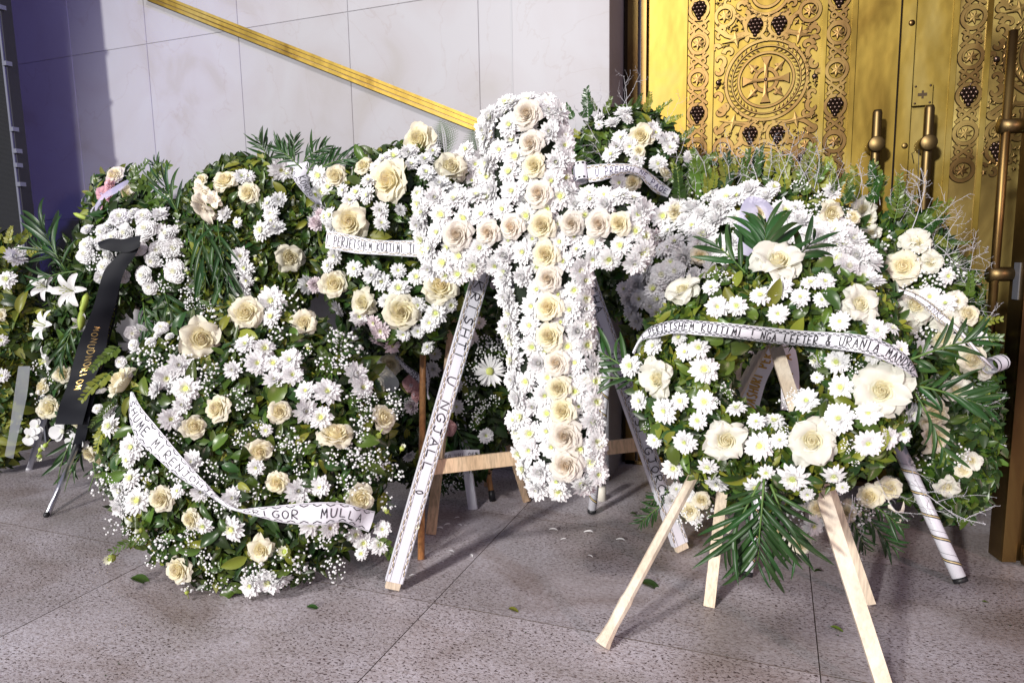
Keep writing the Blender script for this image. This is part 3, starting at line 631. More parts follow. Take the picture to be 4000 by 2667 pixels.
#PART2
# ================================================================== SETTING
WY,DY=3.10,3.42
fl_=put('floor',mesh('floor',[(-16,-14,-.03),(14,-14,-.03),(14,WY+.9,-.03),(-16,WY+.9,-.03)],[(0,1,2,3)],'grout',smooth=False)); tag(fl_,None,None,kind='structure')
SX,SY=1.11,.74; g=.0009
def slab_mesh():
    a,b,c=SX/2-g,SY/2-g,.0007; b_=MB(); V=[(-a,-b,-.03),(a,-b,-.03),(a,b,-.03),(-a,b,-.03),(-a,-b,-c),(a,-b,-c),(a,b,-c),(-a,b,-c),(-a+c,-b+c,0),(a-c,-b+c,0),(a-c,b-c,0),(-a+c,b-c,0)]
    b_.add(V,[(0,1,5,4),(1,2,6,5),(2,3,7,6),(3,0,4,7),(4,5,9,8),(5,6,10,9),(6,7,11,10),(7,4,8,11),]); b_.add(V[8:12],[(0,1,2,3)],1); return b_.mesh('slab',['grout','stone'],False)
sm=slab_mesh()
for i in range(-8,7):
    for j in range(-9,5):
        x=-.97+SX*(i+.5); y=1.81+SY*(j-1+.5)
        if y-SY/2>WY+.4 : continue
        put('slab',sm,fl_,Matrix.Translation((x,y,-.0012*random.random())))
# wall of marble panels, joints 4 mm wide and recessed
wx=[aty(x,0,WY)[0] for x in (259,558,922,1356,1867,2001)]; corner=aty(2384,200,WY)[0]
dx0=wx[0]; left=[dx0-.95*k for k in range(6,0,-1)]
xs=left+wx; z1=float(np.mean([aty(571,170,WY)[2],aty(1360,47,WY)[2],aty(272,225,WY)[2]]))
wb=MB().box((xs[0],WY+.0035,-.0),(corner-.004,DY+.25,4.6)).mesh('marble_wall',['marble'],False)
wall=put('marble_wall',wb); tag(wall,'white veined marble wall left of the brass doors, with a slanting brass strip','wall')
def panel(x0,x1,z0,z1_,y=WY):
    gp=.0013; c=.0018; a0,a1,b0,b1=x0+gp,x1-gp,z0+gp,z1_-gp
    V=[(a0,WY+.012,b0),(a1,WY+.012,b0),(a1,WY+.012,b1),(a0,WY+.012,b1),(a0,y+c,b0),(a1,y+c,b0),(a1,y+c,b1),(a0,y+c,b1),(a0+c,y,b0+c),(a1-c,y,b0+c),(a1-c,y,b1-c),(a0+c,y,b1-c)]
    put('marble_panel',mesh('marble_panel',V,[(0,1,5,4),(1,2,6,5),(2,3,7,6),(3,0,4,7),(4,5,9,8),(5,6,10,9),(6,7,11,10),(7,4,8,11),(8,9,10,11)],'marble',smooth=False),wall)
for a,b in zip(xs[:-1],xs[1:]):
    for z0,z1_ in ((.0,z1-.95),(z1-.95,z1),(z1,z1+.95),(z1+.95,4.6)): panel(a,b,z0,z1_)
panel(xs[-1],corner,0,4.6,WY-.012)
# slanting brass strip on the wall
p0,p1=aty(560,-26,WY-.03),aty(2060,567,WY-.03); p0[1]=p1[1]=WY-.03
st=thing('brass_strip','slanting ridged brass strip fixed across the white marble wall','brass strip',(p1[0],WY-.03,p1[2]))
d=nrm(p1-p0); up=np.cross(d,[0,-1,0]); up=nrm(up) if up[2]>0 else -nrm(up); wS=abs(aty(1340,262,WY-.03)[2]-aty(1340,312,WY-.03)[2])*.93
put('back_plate',MB().bar(p0+[0,.015,0],p1+[0,.015,0],wS,.02,(0,-1,0)).mesh('back_plate',['brassd'],False),st)
for o_,w_ in ((.37,.24),(.03,.30),(-.36,.25)):
    q=up*wS*o_; put('ridge',MB().bar(p0+q,p1+q,wS*w_,.022,(0,-1,0)).mesh('ridge',['brass'],False),st)
# --- brass door
X=lambda px,y=150,Y=DY: float(aty(px,y,Y)[0])
ZT=4.3
seam=X(3516); c0=X(2991.5,313)
Zc=float(aty(2991.5,313.8,DY)[2])
door=thing('brass_door','polished brass church door with cross medallion, vine borders and grape clusters','door',(X(2991),DY,0))
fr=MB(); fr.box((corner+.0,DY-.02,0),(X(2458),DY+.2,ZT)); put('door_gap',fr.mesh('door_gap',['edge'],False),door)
for a,b,y in ((2460,2499,-.05),(2508,2529,-.03)):
    put('frame_strip',MB().box((X(a),DY+y,0),(X(b),DY+.02,ZT)).mesh('frame_strip',['brass2'],False),door)
put('threshold',MB().box((X(2460),DY-.05,0),(X(3516)+2.2,DY+.1,.02)).mesh('threshold',['brassd'],False),door)
def leafdoor(root,x0,x1):
    put('door_leaf',MB().box((x0,DY,.022),(x1,DY+.06,ZT)).mesh('door_leaf',['brass'],False),root)
leafdoor(door,X(2531),X(3513)); 
door2=thing('brass_door','second brass door leaf at the right edge with darker vine and grape relief','door',(X(3800),DY,0))
leafdoor(door2,X(3574),X(3574)+1.45)
put('meeting_strip',MB().box((X(3519),DY-.02,.022),(X(3571),DY+.06,ZT)).mesh('meeting_strip',['brass'],False),door2)
RH=.009
def HW(x,y): # relief drawing: medallion picture position -> door plane
    X_,k,_=T('H'); p=aty(2600+x*.4464,y*.4464,DY); return float(p[0]),float(p[2])
mpx=(HW(977,703)[0]-HW(877,703)[0])/100
def relief(pts,wd,closed=False):
    """raised band with sloping sides"""
    n=len(pts); P=np.array(pts,float); b=MB(); V=[];Fc=[];mi=[]
    for i in range(n):
        a=P[(i-1)%n if closed else max(0,i-1)]; c=P[(i+1)%n if closed else min(n-1,i+1)]; t=c-a; t/=np.linalg.norm(t)+1e-9; nn=np.array([-t[1],t[0]]); h=(wd[i] if hasattr(wd,'__len__') else wd)/2
        for s,y in ((h+.0032,DY-.0005),(h,DY-RH),(-h,DY-RH),(-h-.0032,DY-.0005)): q=P[i]+nn*s; V.append((q[0],y,q[1]))
    m=n if closed else n-1
    for i in range(m):
        j=(i+1)%n
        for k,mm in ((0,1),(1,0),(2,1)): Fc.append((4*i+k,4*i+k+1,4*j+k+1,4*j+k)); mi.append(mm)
    if not closed:
        Fc.append((0,3,2,1)); mi.append(1); Fc.append((4*n-4,4*n-3,4*n-2,4*n-1)); mi.append(1)
    return V,Fc,mi
def rput(name,root,pts,wd,closed=False,mir=False):
    if mir: pts=[(2*seamX-a,b) for a,b in pts]
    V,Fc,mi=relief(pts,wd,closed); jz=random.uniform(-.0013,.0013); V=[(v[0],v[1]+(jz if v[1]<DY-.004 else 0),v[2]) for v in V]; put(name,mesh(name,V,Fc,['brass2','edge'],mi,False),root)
def poly(name,root,pts,mir=False,hh=.011):
    if mir: pts=[(2*seamX-a,b) for a,b in pts]
    hh+=random.uniform(-.001,.001); n=len(pts); c=np.mean(pts,0); V=[(a,DY-.0005,b) for a,b in pts]; V=[(c[0]+(a-c[0])*1.0,y,c[1]+(b-c[1])*1.0) for a,y,b in V]
    V+=[(c[0]+(a-c[0])*.90,DY-hh,c[1]+(b-c[1])*.90) for a,b in pts]; V.append((c[0],DY-hh-.001,c[1]))
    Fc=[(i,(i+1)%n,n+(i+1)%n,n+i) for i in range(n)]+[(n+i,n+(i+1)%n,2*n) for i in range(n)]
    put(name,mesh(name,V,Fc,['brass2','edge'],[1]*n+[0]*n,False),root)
gV,gF=ico(.0098,1); gb=MB()
for row,nn in enumerate((3,4,3,2,1)):
    for k in range(nn): gb.add(gV+np.array([(k-(nn-1)/2)*.0165,-.006,.030-row*.0155]),gF)
gb.tube([(0,-.004,.036),(.004,-.006,.05),(.018,-.004,.058)],[.003,.003,.002],5)
GM=gb.mesh('grape_cluster',['grape'])
def ringpts(cx,cz,R,n=32,k=1.): return [(cx+R*math.cos(2*math.pi*i/n),cz+R*k*math.sin(2*math.pi*i/n)) for i in range(n)]
seamX=(HW(1490,915)[0]+float(aty(3778,380,DY)[0]))/2
def motif(root,mir):
    pr_=lambda x: (2*seamX-x if mir else x)
    occ=[(877,703,372)]
    def Rg(x,y,r,kind):
        occ.append((x,y,r*1.05)); cx,cz=HW(x,y); R=r*mpx; rput('vine_ring',root,ringpts(cx,cz,R,28,1.08),13e-3,True,mir)
        if kind=='g': put('grape_cluster',GM,root,Matrix.Translation((pr_(cx),DY-.004,cz-.006)))
        elif kind=='l':
            pts=[]
            for i in range(14):
                a=2*math.pi*i/14+.5; q=R*(.74 if i%2 else .36); pts.append((cx+q*math.cos(a),cz+q*math.sin(a)))
            poly('vine_leaf',root,pts,mir)
            rput('tendril',root,[(cx+R*math.cos(a)*k_,cz+R*math.sin(a)*k_) for a,k_ in zip(np.linspace(2.6,-.6,12),np.linspace(.98,.62,12))],[.011-.0006*i for i in range(12)],False,mir)
        return cx,cz
    def curl(x,y,r,a0,turn,w0=.014):
        occ.append((x,y,r))
        cx,cz=HW(x,y); n=16; pts=[];wd=[]
        for i in range(n):
            t=i/(n-1); a=math.radians(a0)+turn*t*4.4; q=r*mpx*(1-.78*t); pts.append((cx+q*math.cos(a),cz+q*math.sin(a))); wd.append(w0*(1-.6*t))
        rput('scroll',root,pts,wd,False,mir)
    def star(x,y,a=130,b=78,tilt=0):
        occ.append((x,y,70)); occ.append((x-90,y,30)); occ.append((x+90,y,30))
        cx,cz=HW(x,y); pts=[]
        for i in range(16):
            t=2*math.pi*i/16; R=(a*1.1 if i%8==0 else b*1.15 if i%8==4 else 30 if i%4==2 else 38)*mpx; pts.append((cx+R*math.cos(t+tilt),cz+R*math.sin(t+tilt)))
        poly('star_leaf',root,pts,mir)
    cols=[[(295,90,'g'),(290,385,'l'),(285,697,'l'),(278,1000,'g'),(272,1303,'l'),(266,1606,'l'),(298,-205,'l')],[(1520,-20,'g'),(1512,290,'l'),(1498,615,'l'),(1482,930,'g'),(1475,1240,'l'),(1468,1545,'l')]]
    for col in cols:
        for x,y,k in col: Rg(x,y,84,k)
        ys=sorted(c[1] for c in col)
        for (x,y,k),(x2,y2,k2) in zip(sorted(col,key=lambda c:c[1])[:-1],sorted(col,key=lambda c:c[1])[1:]):
            mx,my=(x+x2)/2,(y+y2)/2
            for s in (-1,1):
                cx,cz=HW(mx+s*40,my-s*3); rput('vine_ring',root,ringpts(cx,cz,23*mpx,14),.008,True,mir)
                curl(mx+s*62,my-48,30,90 if s<0 else 90,s,.010); curl(mx+s*62,my+48,30,-90,-s,.010)
                a=[HW(mx+s*84,my-62),HW(mx+s*40,my-30),HW(mx,my),HW(mx-s*40,my+30),HW(mx-s*84,my+62)]; rput('stem_band',root,[tuple(q) for q in catmull(a,9)],.010,False,mir)
    for x,y,k in ((522,145,'l'),(1265,95,'l'),(505,1305,'l'),(1225,1270,'l'),(785,235,'g'),(993,220,'g'),(738,1180,'g'),(975,1175,'g'),(505,1450,'g'),(1210,1412,'g')): Rg(x,y,84 if k=='l' else 86,k)
    for x,y,t in ((618,350,.2),(1172,305,-.2),(590,1078,-.2),(1140,1048,.2)): star(x,y,125,75,t)
    for x,y,R in ((893,-62,(190,128)),(857,1450,(178,120)),(857,1450,(92,0))):
        cx,cz=HW(x,y); occ.append((x,y,max(R)))
        for q in R:
            if q: rput('medallion_ring',root,ringpts(cx,cz,q*mpx,40),.011,True,mir)
    # side scrolls
    for x,y,r,a0,s in ((470,980,56,60,-1),(450,850,46,-60,1),(520,930,50,200,1),(470,540,56,-60,1),(460,630,44,60,-1),(560,470,48,180,-1),(1295,445,56,240,-1),(1310,560,44,120,1),(1240,400,48,0,1),(1290,930,56,120,1),(1290,820,44,240,-1),(1230,980,48,0,-1),
        (660,70,46,20,1),(700,150,36,90,-1),(1110,40,46,160,-1),(1090,140,36,90,1),(480,330,50,0,1),(500,270,34,180,-1),(1310,280,50,180,-1),(1290,350,34,0,1),(650,1330,46,-20,-1),(640,1230,36,-90,1),(1090,1300,46,200,1),(1080,1210,36,-90,-1),(455,1130,44,0,-1),(1290,1110,44,180,1),(560,1380,40,30,1),(1160,1360,40,150,-1),(680,330,40,300,1),(1090,300,40,240,-1),(680,1120,40,60,-1),(1060,1110,40,120,1),(440,430,34,0,1),(1330,640,24,0,1)):
        curl(x,y,r*1.12,a0,s,.019)
    for pts in (((440,250),(560,330),(690,300),(800,330)),((1320,200),(1210,290),(1080,290),(950,330)),((440,1180),(540,1080),(680,1090),(790,1070)),((1320,1130),(1190,1050),(1060,1070),(930,1070)),((610,130),(680,190),(700,240)),((1180,100),(1110,160),(1085,220)),((600,1300),(650,1250),(660,1180)),((1130,1250),(1070,1230),(1060,1180)),((835,310),(885,350),(940,305)),((790,1260),(860,1235),(920,1255)),((800,140),(890,175),(985,130)),((830,1090),(855,1150),(890,1090))):
        q=[tuple(c) for c in catmull([HW(*a) for a in pts],9)]; rput('stem_band',root,q,.016,False,mir)
    for a,b in ((150,186),(378,418),(1350,1392),(1606,1652)):
        xa,xb=HW(a,703)[0],HW(b,703)[0]
        if mir: xa,xb=2*seamX-xb,2*seamX-xa
        V=MB().box((xa,DY-RH-.001,Zc-.95),(xb,DY-.0004,ZT-.1)); put('border_bar',V.mesh('border_bar',['brass'],False),root)
    # small foliate pieces in the spaces left over, so the openwork is dense all over
    rr3=random.Random(5)
    for k in range(5200):
        x,y=rr3.uniform(440,1335),rr3.uniform(-230,1640); r_=rr3.choice((40,30,22,16))
        y2=y-.065*(x-877)
        if min(x-425,1345-x)<r_: continue
        if any(math.hypot(x-a,y2-b)<c*.95+r_*.9 for a,b,c in occ): continue
        if r_>=30: curl(x,y2,r_,rr3.uniform(0,360),rr3.choice((-1,1)),.013 if r_>30 else .011)
        else:
            cx,cz=HW(x,y2); t0=rr3.random()*6.28; occ.append((x,y2,r_)); n_=rr3.choice((3,4,5)); pts=[]
            for i in range(2*n_): q=r_*mpx*(1.25 if i%2 else .5); pts.append((cx+q*math.cos(t0+i*math.pi/n_),cz+q*math.sin(t0+i*math.pi/n_)))
            poly('foliate_point',root,pts,mir)
    # medallion
    cx,cz=HW(877,703)
    rput('medallion_ring',root,ringpts(cx,cz,358*mpx,72),24*mpx,True,mir); rput('medallion_ring',root,ringpts(cx,cz,242*mpx,64),18*mpx,True,mir)
    for rad,sg in ((325,1),(278,-1)):
        for k in range(42):
            a=2*math.pi*(k+.5)/42
            if abs(math.sin(a))>.985: continue
            dr=1 if math.cos(a)>0 else -1; an=a+sg*dr*.0; px_,pz=cx+rad*mpx*math.cos(a),cz+rad*mpx*math.sin(a)
            tx,tz=-math.sin(a)*dr,math.cos(a)*dr; rx_,rz=math.cos(a)*sg,math.sin(a)*sg; L=24*mpx; dxx,dzz=tx*.75+rx_*.65,tz*.75+rz*.65; nx,nz=-dzz,dxx
            poly('laurel_leaf',root,[(px_+dxx*L,pz+dzz*L),(px_+nx*L*.42,pz+nz*L*.42),(px_-dxx*L,pz-dzz*L),(px_-nx*L*.42,pz-nz*L*.42)],mir,.006)
    rput('laurel_stem',root,ringpts(cx,cz,302*mpx,72),8*mpx,True,mir)
    for k in range(4):
        a=k*math.pi/2; c,s_=math.cos(a),math.sin(a); pp=[(0,14),(95,18),(165,26),(212,48),(212,-48),(165,-26),(95,-18),(0,-14)]
        poly('cross_arm',root,[(cx+(u*c-v*s_)*mpx,cz+(u*s_+v*c)*mpx) for u,v in pp],mir,.013)
        a+=math.pi/4; c,s_=math.cos(a),math.sin(a); pp=[(95,10),(140,14),(138,44),(160,40),(172,22),(232,0),(172,-22),(160,-40),(138,-44),(140,-14),(95,-10)]
        poly('lily_point',root,[(cx+(u*c-v*s_)*mpx,cz+(u*s_+v*c)*mpx) for u,v in pp],mir,.011)
    rput('cross_ring',root,ringpts(cx,cz,98*mpx,40),30*mpx,True,mir)
    for x,y,r in ((877,703,17),(462,730,24),(1303,675,24)):
        a,b=HW(x,y); V,Fc=ico(r*mpx,2); put('boss',mesh('boss',V*np.array([1,.7,1]),Fc,'grape'),root,Matrix.Translation((pr_(a),DY-.012,b)))
xa_,xb_=2*seamX-HW(1652,703)[0],2*seamX-HW(150,703)[0]
put('panel_plate',MB().box((xa_,DY-.0012,.03),(xb_,DY-.0003,ZT-.02)).mesh('panel_plate',['brassp'],False),door2)
motif(door,False); motif(door2,True)
# lock, screws, pull handles
lp=aty(3603,371,DY-.015); b=MB().box((-.036,-.006,-.043),(.036,.012,.043)); b.box((-.018,-.0075,-.006),(.016,-.0062,.006),1); b.box((-.004,-.0078,-.016),(.004,-.0063,.016),1)
lk=put('lock_plate',b.mesh('lock_plate',['brass','edge'],False),door2,Matrix.Translation(lp))
V,Fc=ico(.0045,1)
for sx in (-.027,.027):
    for sz in (-.034,.034): put('screw',mesh('screw',V,Fc,'grape'),lk,Matrix.Translation(Vector(lp)+Vector((sx,-.007,sz))))
for px_,py in ((3562,90),(3534,570)):
    V,Fc=ico(.012,2); q=aty(px_,py,DY-.022); put('screw',mesh('screw',V*np.array([1,.4,1]),Fc,'brass2'),door2,Matrix.Translation(q))
for px_,top,by,root,r in ((3428,430,566,door,.019),(3632,412,560,door2,.019)):
    Yh=DY-.10; a=aty(px_,top,Yh); x=a[0]; zb=aty(px_,by,Yh)[2]
    h=put('pull_handle',MB().tube([(x,Yh,.25),(x,Yh,a[2]-.012),(x,Yh,a[2])],[r,r,r*.8],16).mesh('pull_handle',['brassd']),root)
    for z in (zb,.45):
        put('handle_boss',MB().tube([(x,DY,z),(x,Yh-.03,z),(x,Yh-.034,z)],[r*1.7,r*1.7,r*1.5],20).mesh('handle_boss',['brassd']),h)
# string hanging from the right handle
q=[aty(3570,640,DY-.12),aty(3562,600,DY-.13),aty(3590,585,DY-.14),aty(3586,700,DY-.14),aty(3589,800,DY-.14)]
put('string',MB().tube(q,.0018,4).mesh('string',['black']),door2)
# --- open leaf at the right edge
a=flo(3859,2164); b=flo(3904,2198); a[2]=b[2]=0; th=nrm(b-a); out=np.array([-th[1],th[0],0]) # thickness dir, out toward +x
if out[0]<0: out=-out
wd_=np.linalg.norm(b-a)
ol=thing('open_door_leaf','tall bronze door leaf standing open at the right edge of the picture','door',tuple(a+out*.02))
def prism(name,m,p,ex,ey,z0,z1,root):
    p=np.array(p,float); V=[p,p+ex,p+ex+ey,p+ey]; V=[(v[0],v[1],z) for z in (z0,z1) for v in V]
    return put(name,mesh(name,V,[(0,3,2,1),(4,5,6,7),(0,1,5,4),(1,2,6,5),(2,3,7,6),(3,0,4,7)],m,smooth=False),root)
prism('leaf_edge','brassd',a,th*wd_,out*.045,.008,3.2,ol)
prism('leaf_rim','brass2',a+th*wd_+th*.0005,th*.012,out*.045,.01,3.2,ol)
prism('leaf_panel','brass2',a+out*.0455+th*.01,th*(wd_-.01),out*.9,.01,3.2,ol)
c=a+th*(wd_+.022)+out*.085
rod=put('bolt_rod',MB().tube([(c[0],c[1],.03),(c[0],c[1],.62)],.013,14).mesh('bolt_rod',['brassd']),ol)
for z,h,r in ((.02,.05,.028),(.25,.05,.024),(.50,.03,.024)): put('bolt_collar',MB().tube([(c[0],c[1],z-.012),(c[0],c[1],z+h)],r,16).mesh('bolt_collar',['brassd']),rod)
q=a+out*.02+th*.0; lpz=.93
prism('latch_plate','steel',a+th*(wd_*.35)-out*.004,th*.03,out*.004,.90,1.02,ol)
hb=a-out*.0+th*.01
hz=[float(((lambda d:(CP+d*(( (hb-out*.06)[1])/d[1])))(ray(3979,490)))[2]),float(((lambda d:(CP+d*(((hb-out*.06)[1])/d[1])))(ray(3930,1071)))[2])]
hp=hb-out*.055
hr=put('pull_handle',MB().tube([(hp[0],hp[1],.55),(hp[0],hp[1],1.75)],.014,14).mesh('pull_handle',['brass2']),ol)
for z in hz: put('handle_boss',MB().tube([hb+np.array([0,0,z]),hp+np.array([0,0,z])-out*.02],.024,14).mesh('handle_boss',['brassd']),hr)
# --- LED screen at the left edge
LY=2.62; xe=aty(40,400,LY)[0]
led=thing('led_screen','dark led screen with a thin grey edge at the far left of the picture','screen',(xe-.5,LY,0))
put('screen_face',MB().box((xe-1.6,LY,.05),(xe-.022,LY+.07,4.4)).mesh('screen_face',['led'],False),led)
put('edge_strip',MB().box((xe-.020,LY-.006,.05),(xe-.006,LY+.02,4.4)).mesh('edge_strip',['steel'],False),led)
put('side_rail',MB().box((xe-.006,LY+.002,.05),(xe+.004,LY+.06,4.4)).mesh('side_rail',['black'],False),led)
for px_,py in ((60,505),(72,590),(80,645),(86,720),(22,250),(4,30)):
    z=aty(px_,py,LY)[2]; put('clip',MB().box((xe-.012,LY-.012,z-.011),(xe+.014+.012*random.random(),LY+.02,z+.011)).mesh('clip',['steel'],False),led)
V=[];Fc=[]
for k in range(650):   # fine louvre lines of the screen
    z=.06+k*.0066; n=len(V); V+=[(xe-1.6,LY-.002,z),(xe-.024,LY-.002,z),(xe-.024,LY-.004,z+.003),(xe-1.6,LY-.004,z+.003),(xe-1.6,LY-.0005,z+.0045),(xe-.024,LY-.0005,z+.0045)]; Fc+=[(n,n+1,n+2,n+3),(n+3,n+2,n+5,n+4)]
put('louvre',mesh('louvre',V,Fc,'led',smooth=False),led,kind='stuff')
# small white stub on the floor by the wall corner
q=flo(2350,1952); tag(put('floor_stub',MB().tube([(q[0],q[1],0),(q[0],q[1],.055),(q[0],q[1],.06)],[.021,.020,.017],14).mesh('floor_stub',['cream']),None),'short cream round stub on the floor beside the marble wall corner','door stop')
# ================================================================== CROSS
crossO=cv('C',[(337,185),(350,130),(400,85),(480,65),(560,78),(605,125),(622,200),(628,290),(632,380),(700,392),(800,398),(860,410),(890,450),(897,540),(890,600),(860,632),(770,642),(684,648),(690,750),(694,850),(710,980),(725,1100),(737,1250),(732,1350),(690,1398),(600,1414),(510,1410),(478,1370),(445,1290),(432,1100),(420,900),(412,800),(402,690),(380,655),(300,668),(250,682),(200,690),(150,662),(124,600),(112,500),(115,425),(180,402),(260,398),(345,392),(340,290)])
CR=Wr('floral_cross','large white chrysanthemum cross with rows of cream garden roses, in the centre','floral cross',2150,1150,500,500,2.02,9,0,face=.12)
def inside(x,y,O):
    c=False
    for (x1,y1),(x2,y2) in zip(O,O[1:]+O[:1]):
        if (y1>y)!=(y2>y) and x<(x2-x1)*(y-y1)/(y2-y1)+x1: c=not c
    return c
def dedge(x,y,O):
    m=1e9
    for (x1,y1),(x2,y2) in zip(O,O[1:]+O[:1]):
        t=max(0,min(1,((x-x1)*(x2-x1)+(y-y1)*(y2-y1))/((x2-x1)**2+(y2-y1)**2+1e-9))); m=min(m,math.hypot(x-x1-t*(x2-x1),y-y1-t*(y2-y1)))
    return m
TH=.115
cxo=2150
O=[(e[0],e[1]) for e in crossO]
def inset(O,k):
    out=[];n=len(O)
    for i in range(n):
        a,b=O[i-1],O[(i+1)%n]; tx,ty=b[0]-a[0],b[1]-a[1]; l=math.hypot(tx,ty); out.append((O[i][0]-ty/l*k,O[i][1]+tx/l*k))
    return out
I1=inset(O,44)
if dedge(*I1[3],O)<5 or not inside(*I1[3],O): I1=inset(O,-44)
n=len(I1); V=[CR.P(x,y,TH-.045) for x,y in I1]+[CR.P(x,y,0) for x,y in I1]
put('cross_core',mesh('cross_core',V,[tuple(range(n)),tuple(range(2*n-1,n-1,-1))]+[(i,n+i,n+(i+1)%n,(i+1)%n) for i in range(n)],'moss',smooth=False),CR.root)
cro=cv('C',[(490,130,92),(505,230,84),(515,305,76),(530,400,86),(255,540,98),(357,530,78),(440,510,80),(543,508,90),(641,498,76),(735,503,90),(803,500,76),(555,605,88),(562,687,84),(563,785,88),(568,885,92),(592,972,84),(598,1060,82),(612,1135,88),(620,1220,104),(622,1318,104)])
CROS=[(490,130,92),(505,230,84),(515,305,76),(530,400,86),(255,540,98),(357,530,78),(440,510,80),(543,508,90),(641,498,76),(735,503,90),(803,500,76),(555,605,88),(562,687,84),(563,785,88),(568,885,92),(592,972,84),(598,1060,82),(612,1135,88),(620,1220,104),(622,1318,104)]
rp=[(1500+x*1.1483,300+y*1.1483,d*1.1483) for x,y,d in CROS]
for i,(x,y,d) in enumerate(rp):
    CR.fl('garden_rose',GROSE[i%2] if i in (1,4,6,8,9,0,19,5) else GROSE[2 if i%3 else 0],x,y,d*1.0,TH-.022,.12)
pts=[]
def tryp(x,y,s,off,d):
    for X_,Y_,S_ in pts:
        if math.hypot(x-X_,y-Y_)<(s+S_)/2: return
    for X_,Y_,D_ in rp:
        if math.hypot(x-X_,y-Y_)<D_*.40+s*.36: return
    pts.append((x,y,s))
cnt=0
while cnt<26000 and len(pts)<420:
    cnt+=1; x=random.uniform(1600,2560); y=random.uniform(350,1930)
    if inside(x,y,O) and dedge(x,y,O)>9: tryp(x,y,random.uniform(60,76) if cnt<16000 else 46,0,0)
for x,y,s in pts:
    e=dedge(x,y,O); off=TH-.03+(0 if e>60 else -.012*(60-e)/38); d=random.uniform(90,110) if s>50 else random.uniform(74,86); off-=(0 if s>50 else .014)
    nb=CR.n
    if e<60:   # turn edge flowers outwards
        g_=np.array([dedge(x+6,y,O)-dedge(x-6,y,O),dedge(x,y+6,O)-dedge(x,y-6,O)]); ex=CR.P(x+10,y)-CR.P(x,y); ey=CR.P(x,y+10)-CR.P(x,y); nb=nrm(CR.n*1.-(nrm(ex)*g_[0]+nrm(ey)*g_[1])*.06*(60-e)/38)
    CR.fl('chrysanthemum',random.choices([MUM[0],MUM[1],MUM[2],MUM[3],MUM[4]],(3,1.2,3,3,.9))[0],x,y,d,off,.15,nb=nb)
# flowers round the sides of the box
per=[];n=len(O)
for i in range(n):
    a,b=O[i],O[(i+1)%n]; L=math.hypot(b[0]-a[0],b[1]-a[1]); k=max(1,round(L/74))
    for j in range(k): per.append((a[0]+(b[0]-a[0])*j/k,a[1]+(b[1]-a[1])*j/k))
cen=(2200,1100)
for i,(x,y) in enumerate(per):
    g_=np.array([dedge(x+14,y,O)*(1 if inside(x+14,y,O) else -1)-dedge(x-14,y,O)*(1 if inside(x-14,y,O) else -1),dedge(x,y+14,O)*(1 if inside(x,y+14,O) else -1)-dedge(x,y-14,O)*(1 if inside(x,y-14,O) else -1)]); g_=-g_/(np.linalg.norm(g_)+1e-9)
    ex=nrm(CR.P(x+10,y)-CR.P(x,y)); ey=nrm(CR.P(x,y+10)-CR.P(x,y)); o3=nrm(ex*g_[0]+ey*g_[1])
    for lev,(hh,fr_) in enumerate(((.068,.8),(.022,.35))):
        vis=g_[0]>.3
        j=g_*(-(10 if lev==0 else 2) if vis else -(16 if lev==0 else 56))+np.array([random.uniform(-10,10),random.uniform(-10,10)])
        kinds=PMUM if (lev==1 and x>2150 and random.random()<.3) else MUM  # some blush heads low on the right: pinkish side shade put into colour
        CR.fl('chrysanthemum',random.choice(kinds[:3]),x+j[0]+(37 if lev else 0)*0,y+j[1],random.uniform(88,104),hh,.2,nb=nrm(o3*(1 if vis else .45)+CR.n*(fr_ if vis else 1)))
CR.leaves(14,(50,80),off=(.05,.08),rmax=.2)
# easel of the cross
def bars(root,name,segs,w,t,n,m):
    for p,q in segs: put(name,MB().bar(p,q,w,t,n).mesh(name,[m],False),root)
apex=aty(2060,430,2.36); fL=flo(1527,2312); fR=flo(2668,2158)
ez=thing('easel','pine easel with lettered white ribbon down its front legs, holding the cross','easel',((fL+fR)/2*np.array([1,1,0])))
nE=nrm(np.cross(fR-fL,apex-fL)); nE=nE if nE[1]<0 else -nE
lw=.046
for f_,txt,cov in ((fL,'KRISHTI U NGJALL 0',(.03,.74)),(fR,"' SHA    N THANASI GJORCE    ",(.0,.98))):
    up_=nrm(apex-f_); sd=nrm(np.cross(up_,nE)); lgd=put('leg',MB().bar(f_+up_*.012,f_+(apex-f_)*.86,lw,.022,nE).mesh('leg',['wood2'],False),ez)
    if sd@rr<0: sd=-sd
    b0=f_+up_*.035; ytop=1060 if f_ is fL else 1040
    # leg point that shows at picture height ytop
    ts=np.linspace(0,.86,400); tt=min(ts,key=lambda t:abs(proj(f_+(apex-f_)*t)[1]-ytop)); t0=f_+(apex-f_)*tt
    ctrl=[]
    for k in range(5):
        c=t0+(b0-t0)*k/4+nE*.0135; R_=c+sd*.0285; L_=c-sd*.0285; ctrl.append((*proj(R_),*proj(L_),R_[1],L_[1]-R_[1]))
    ribbon(ez,ctrl,txt,None,cover=cov,hgt=.46,border=2,name='ribbon',bold=1.6,thick=True)
    put('ribbon_wrap',MB().bar(b0,t0,.0575,.0255,nE).mesh('ribbon_wrap',['rib'],False),ez)
def onleg(f_,y):
    ts=np.linspace(0,.86,500); t=min(ts,key=lambda t:abs(proj(f_+(apex-f_)*t)[1]-y)); return f_+(apex-f_)*t
ca,cb=onleg(fL,1832)-nE*.024,onleg(fR,1735)-nE*.024
put('crossbar',MB().bar(ca,cb,.048,.02,nE).mesh('crossbar',['wood'],False),ez)
r0=flo(1683,2085); put('rear_leg',MB().bar(r0,aty(1800,1000,2.62),.036,.02,(0,-1,0)).mesh('rear_leg',['wood'],False),ez)
ta,tb=aty(1890,560,2.33),aty(2240,550,2.33)
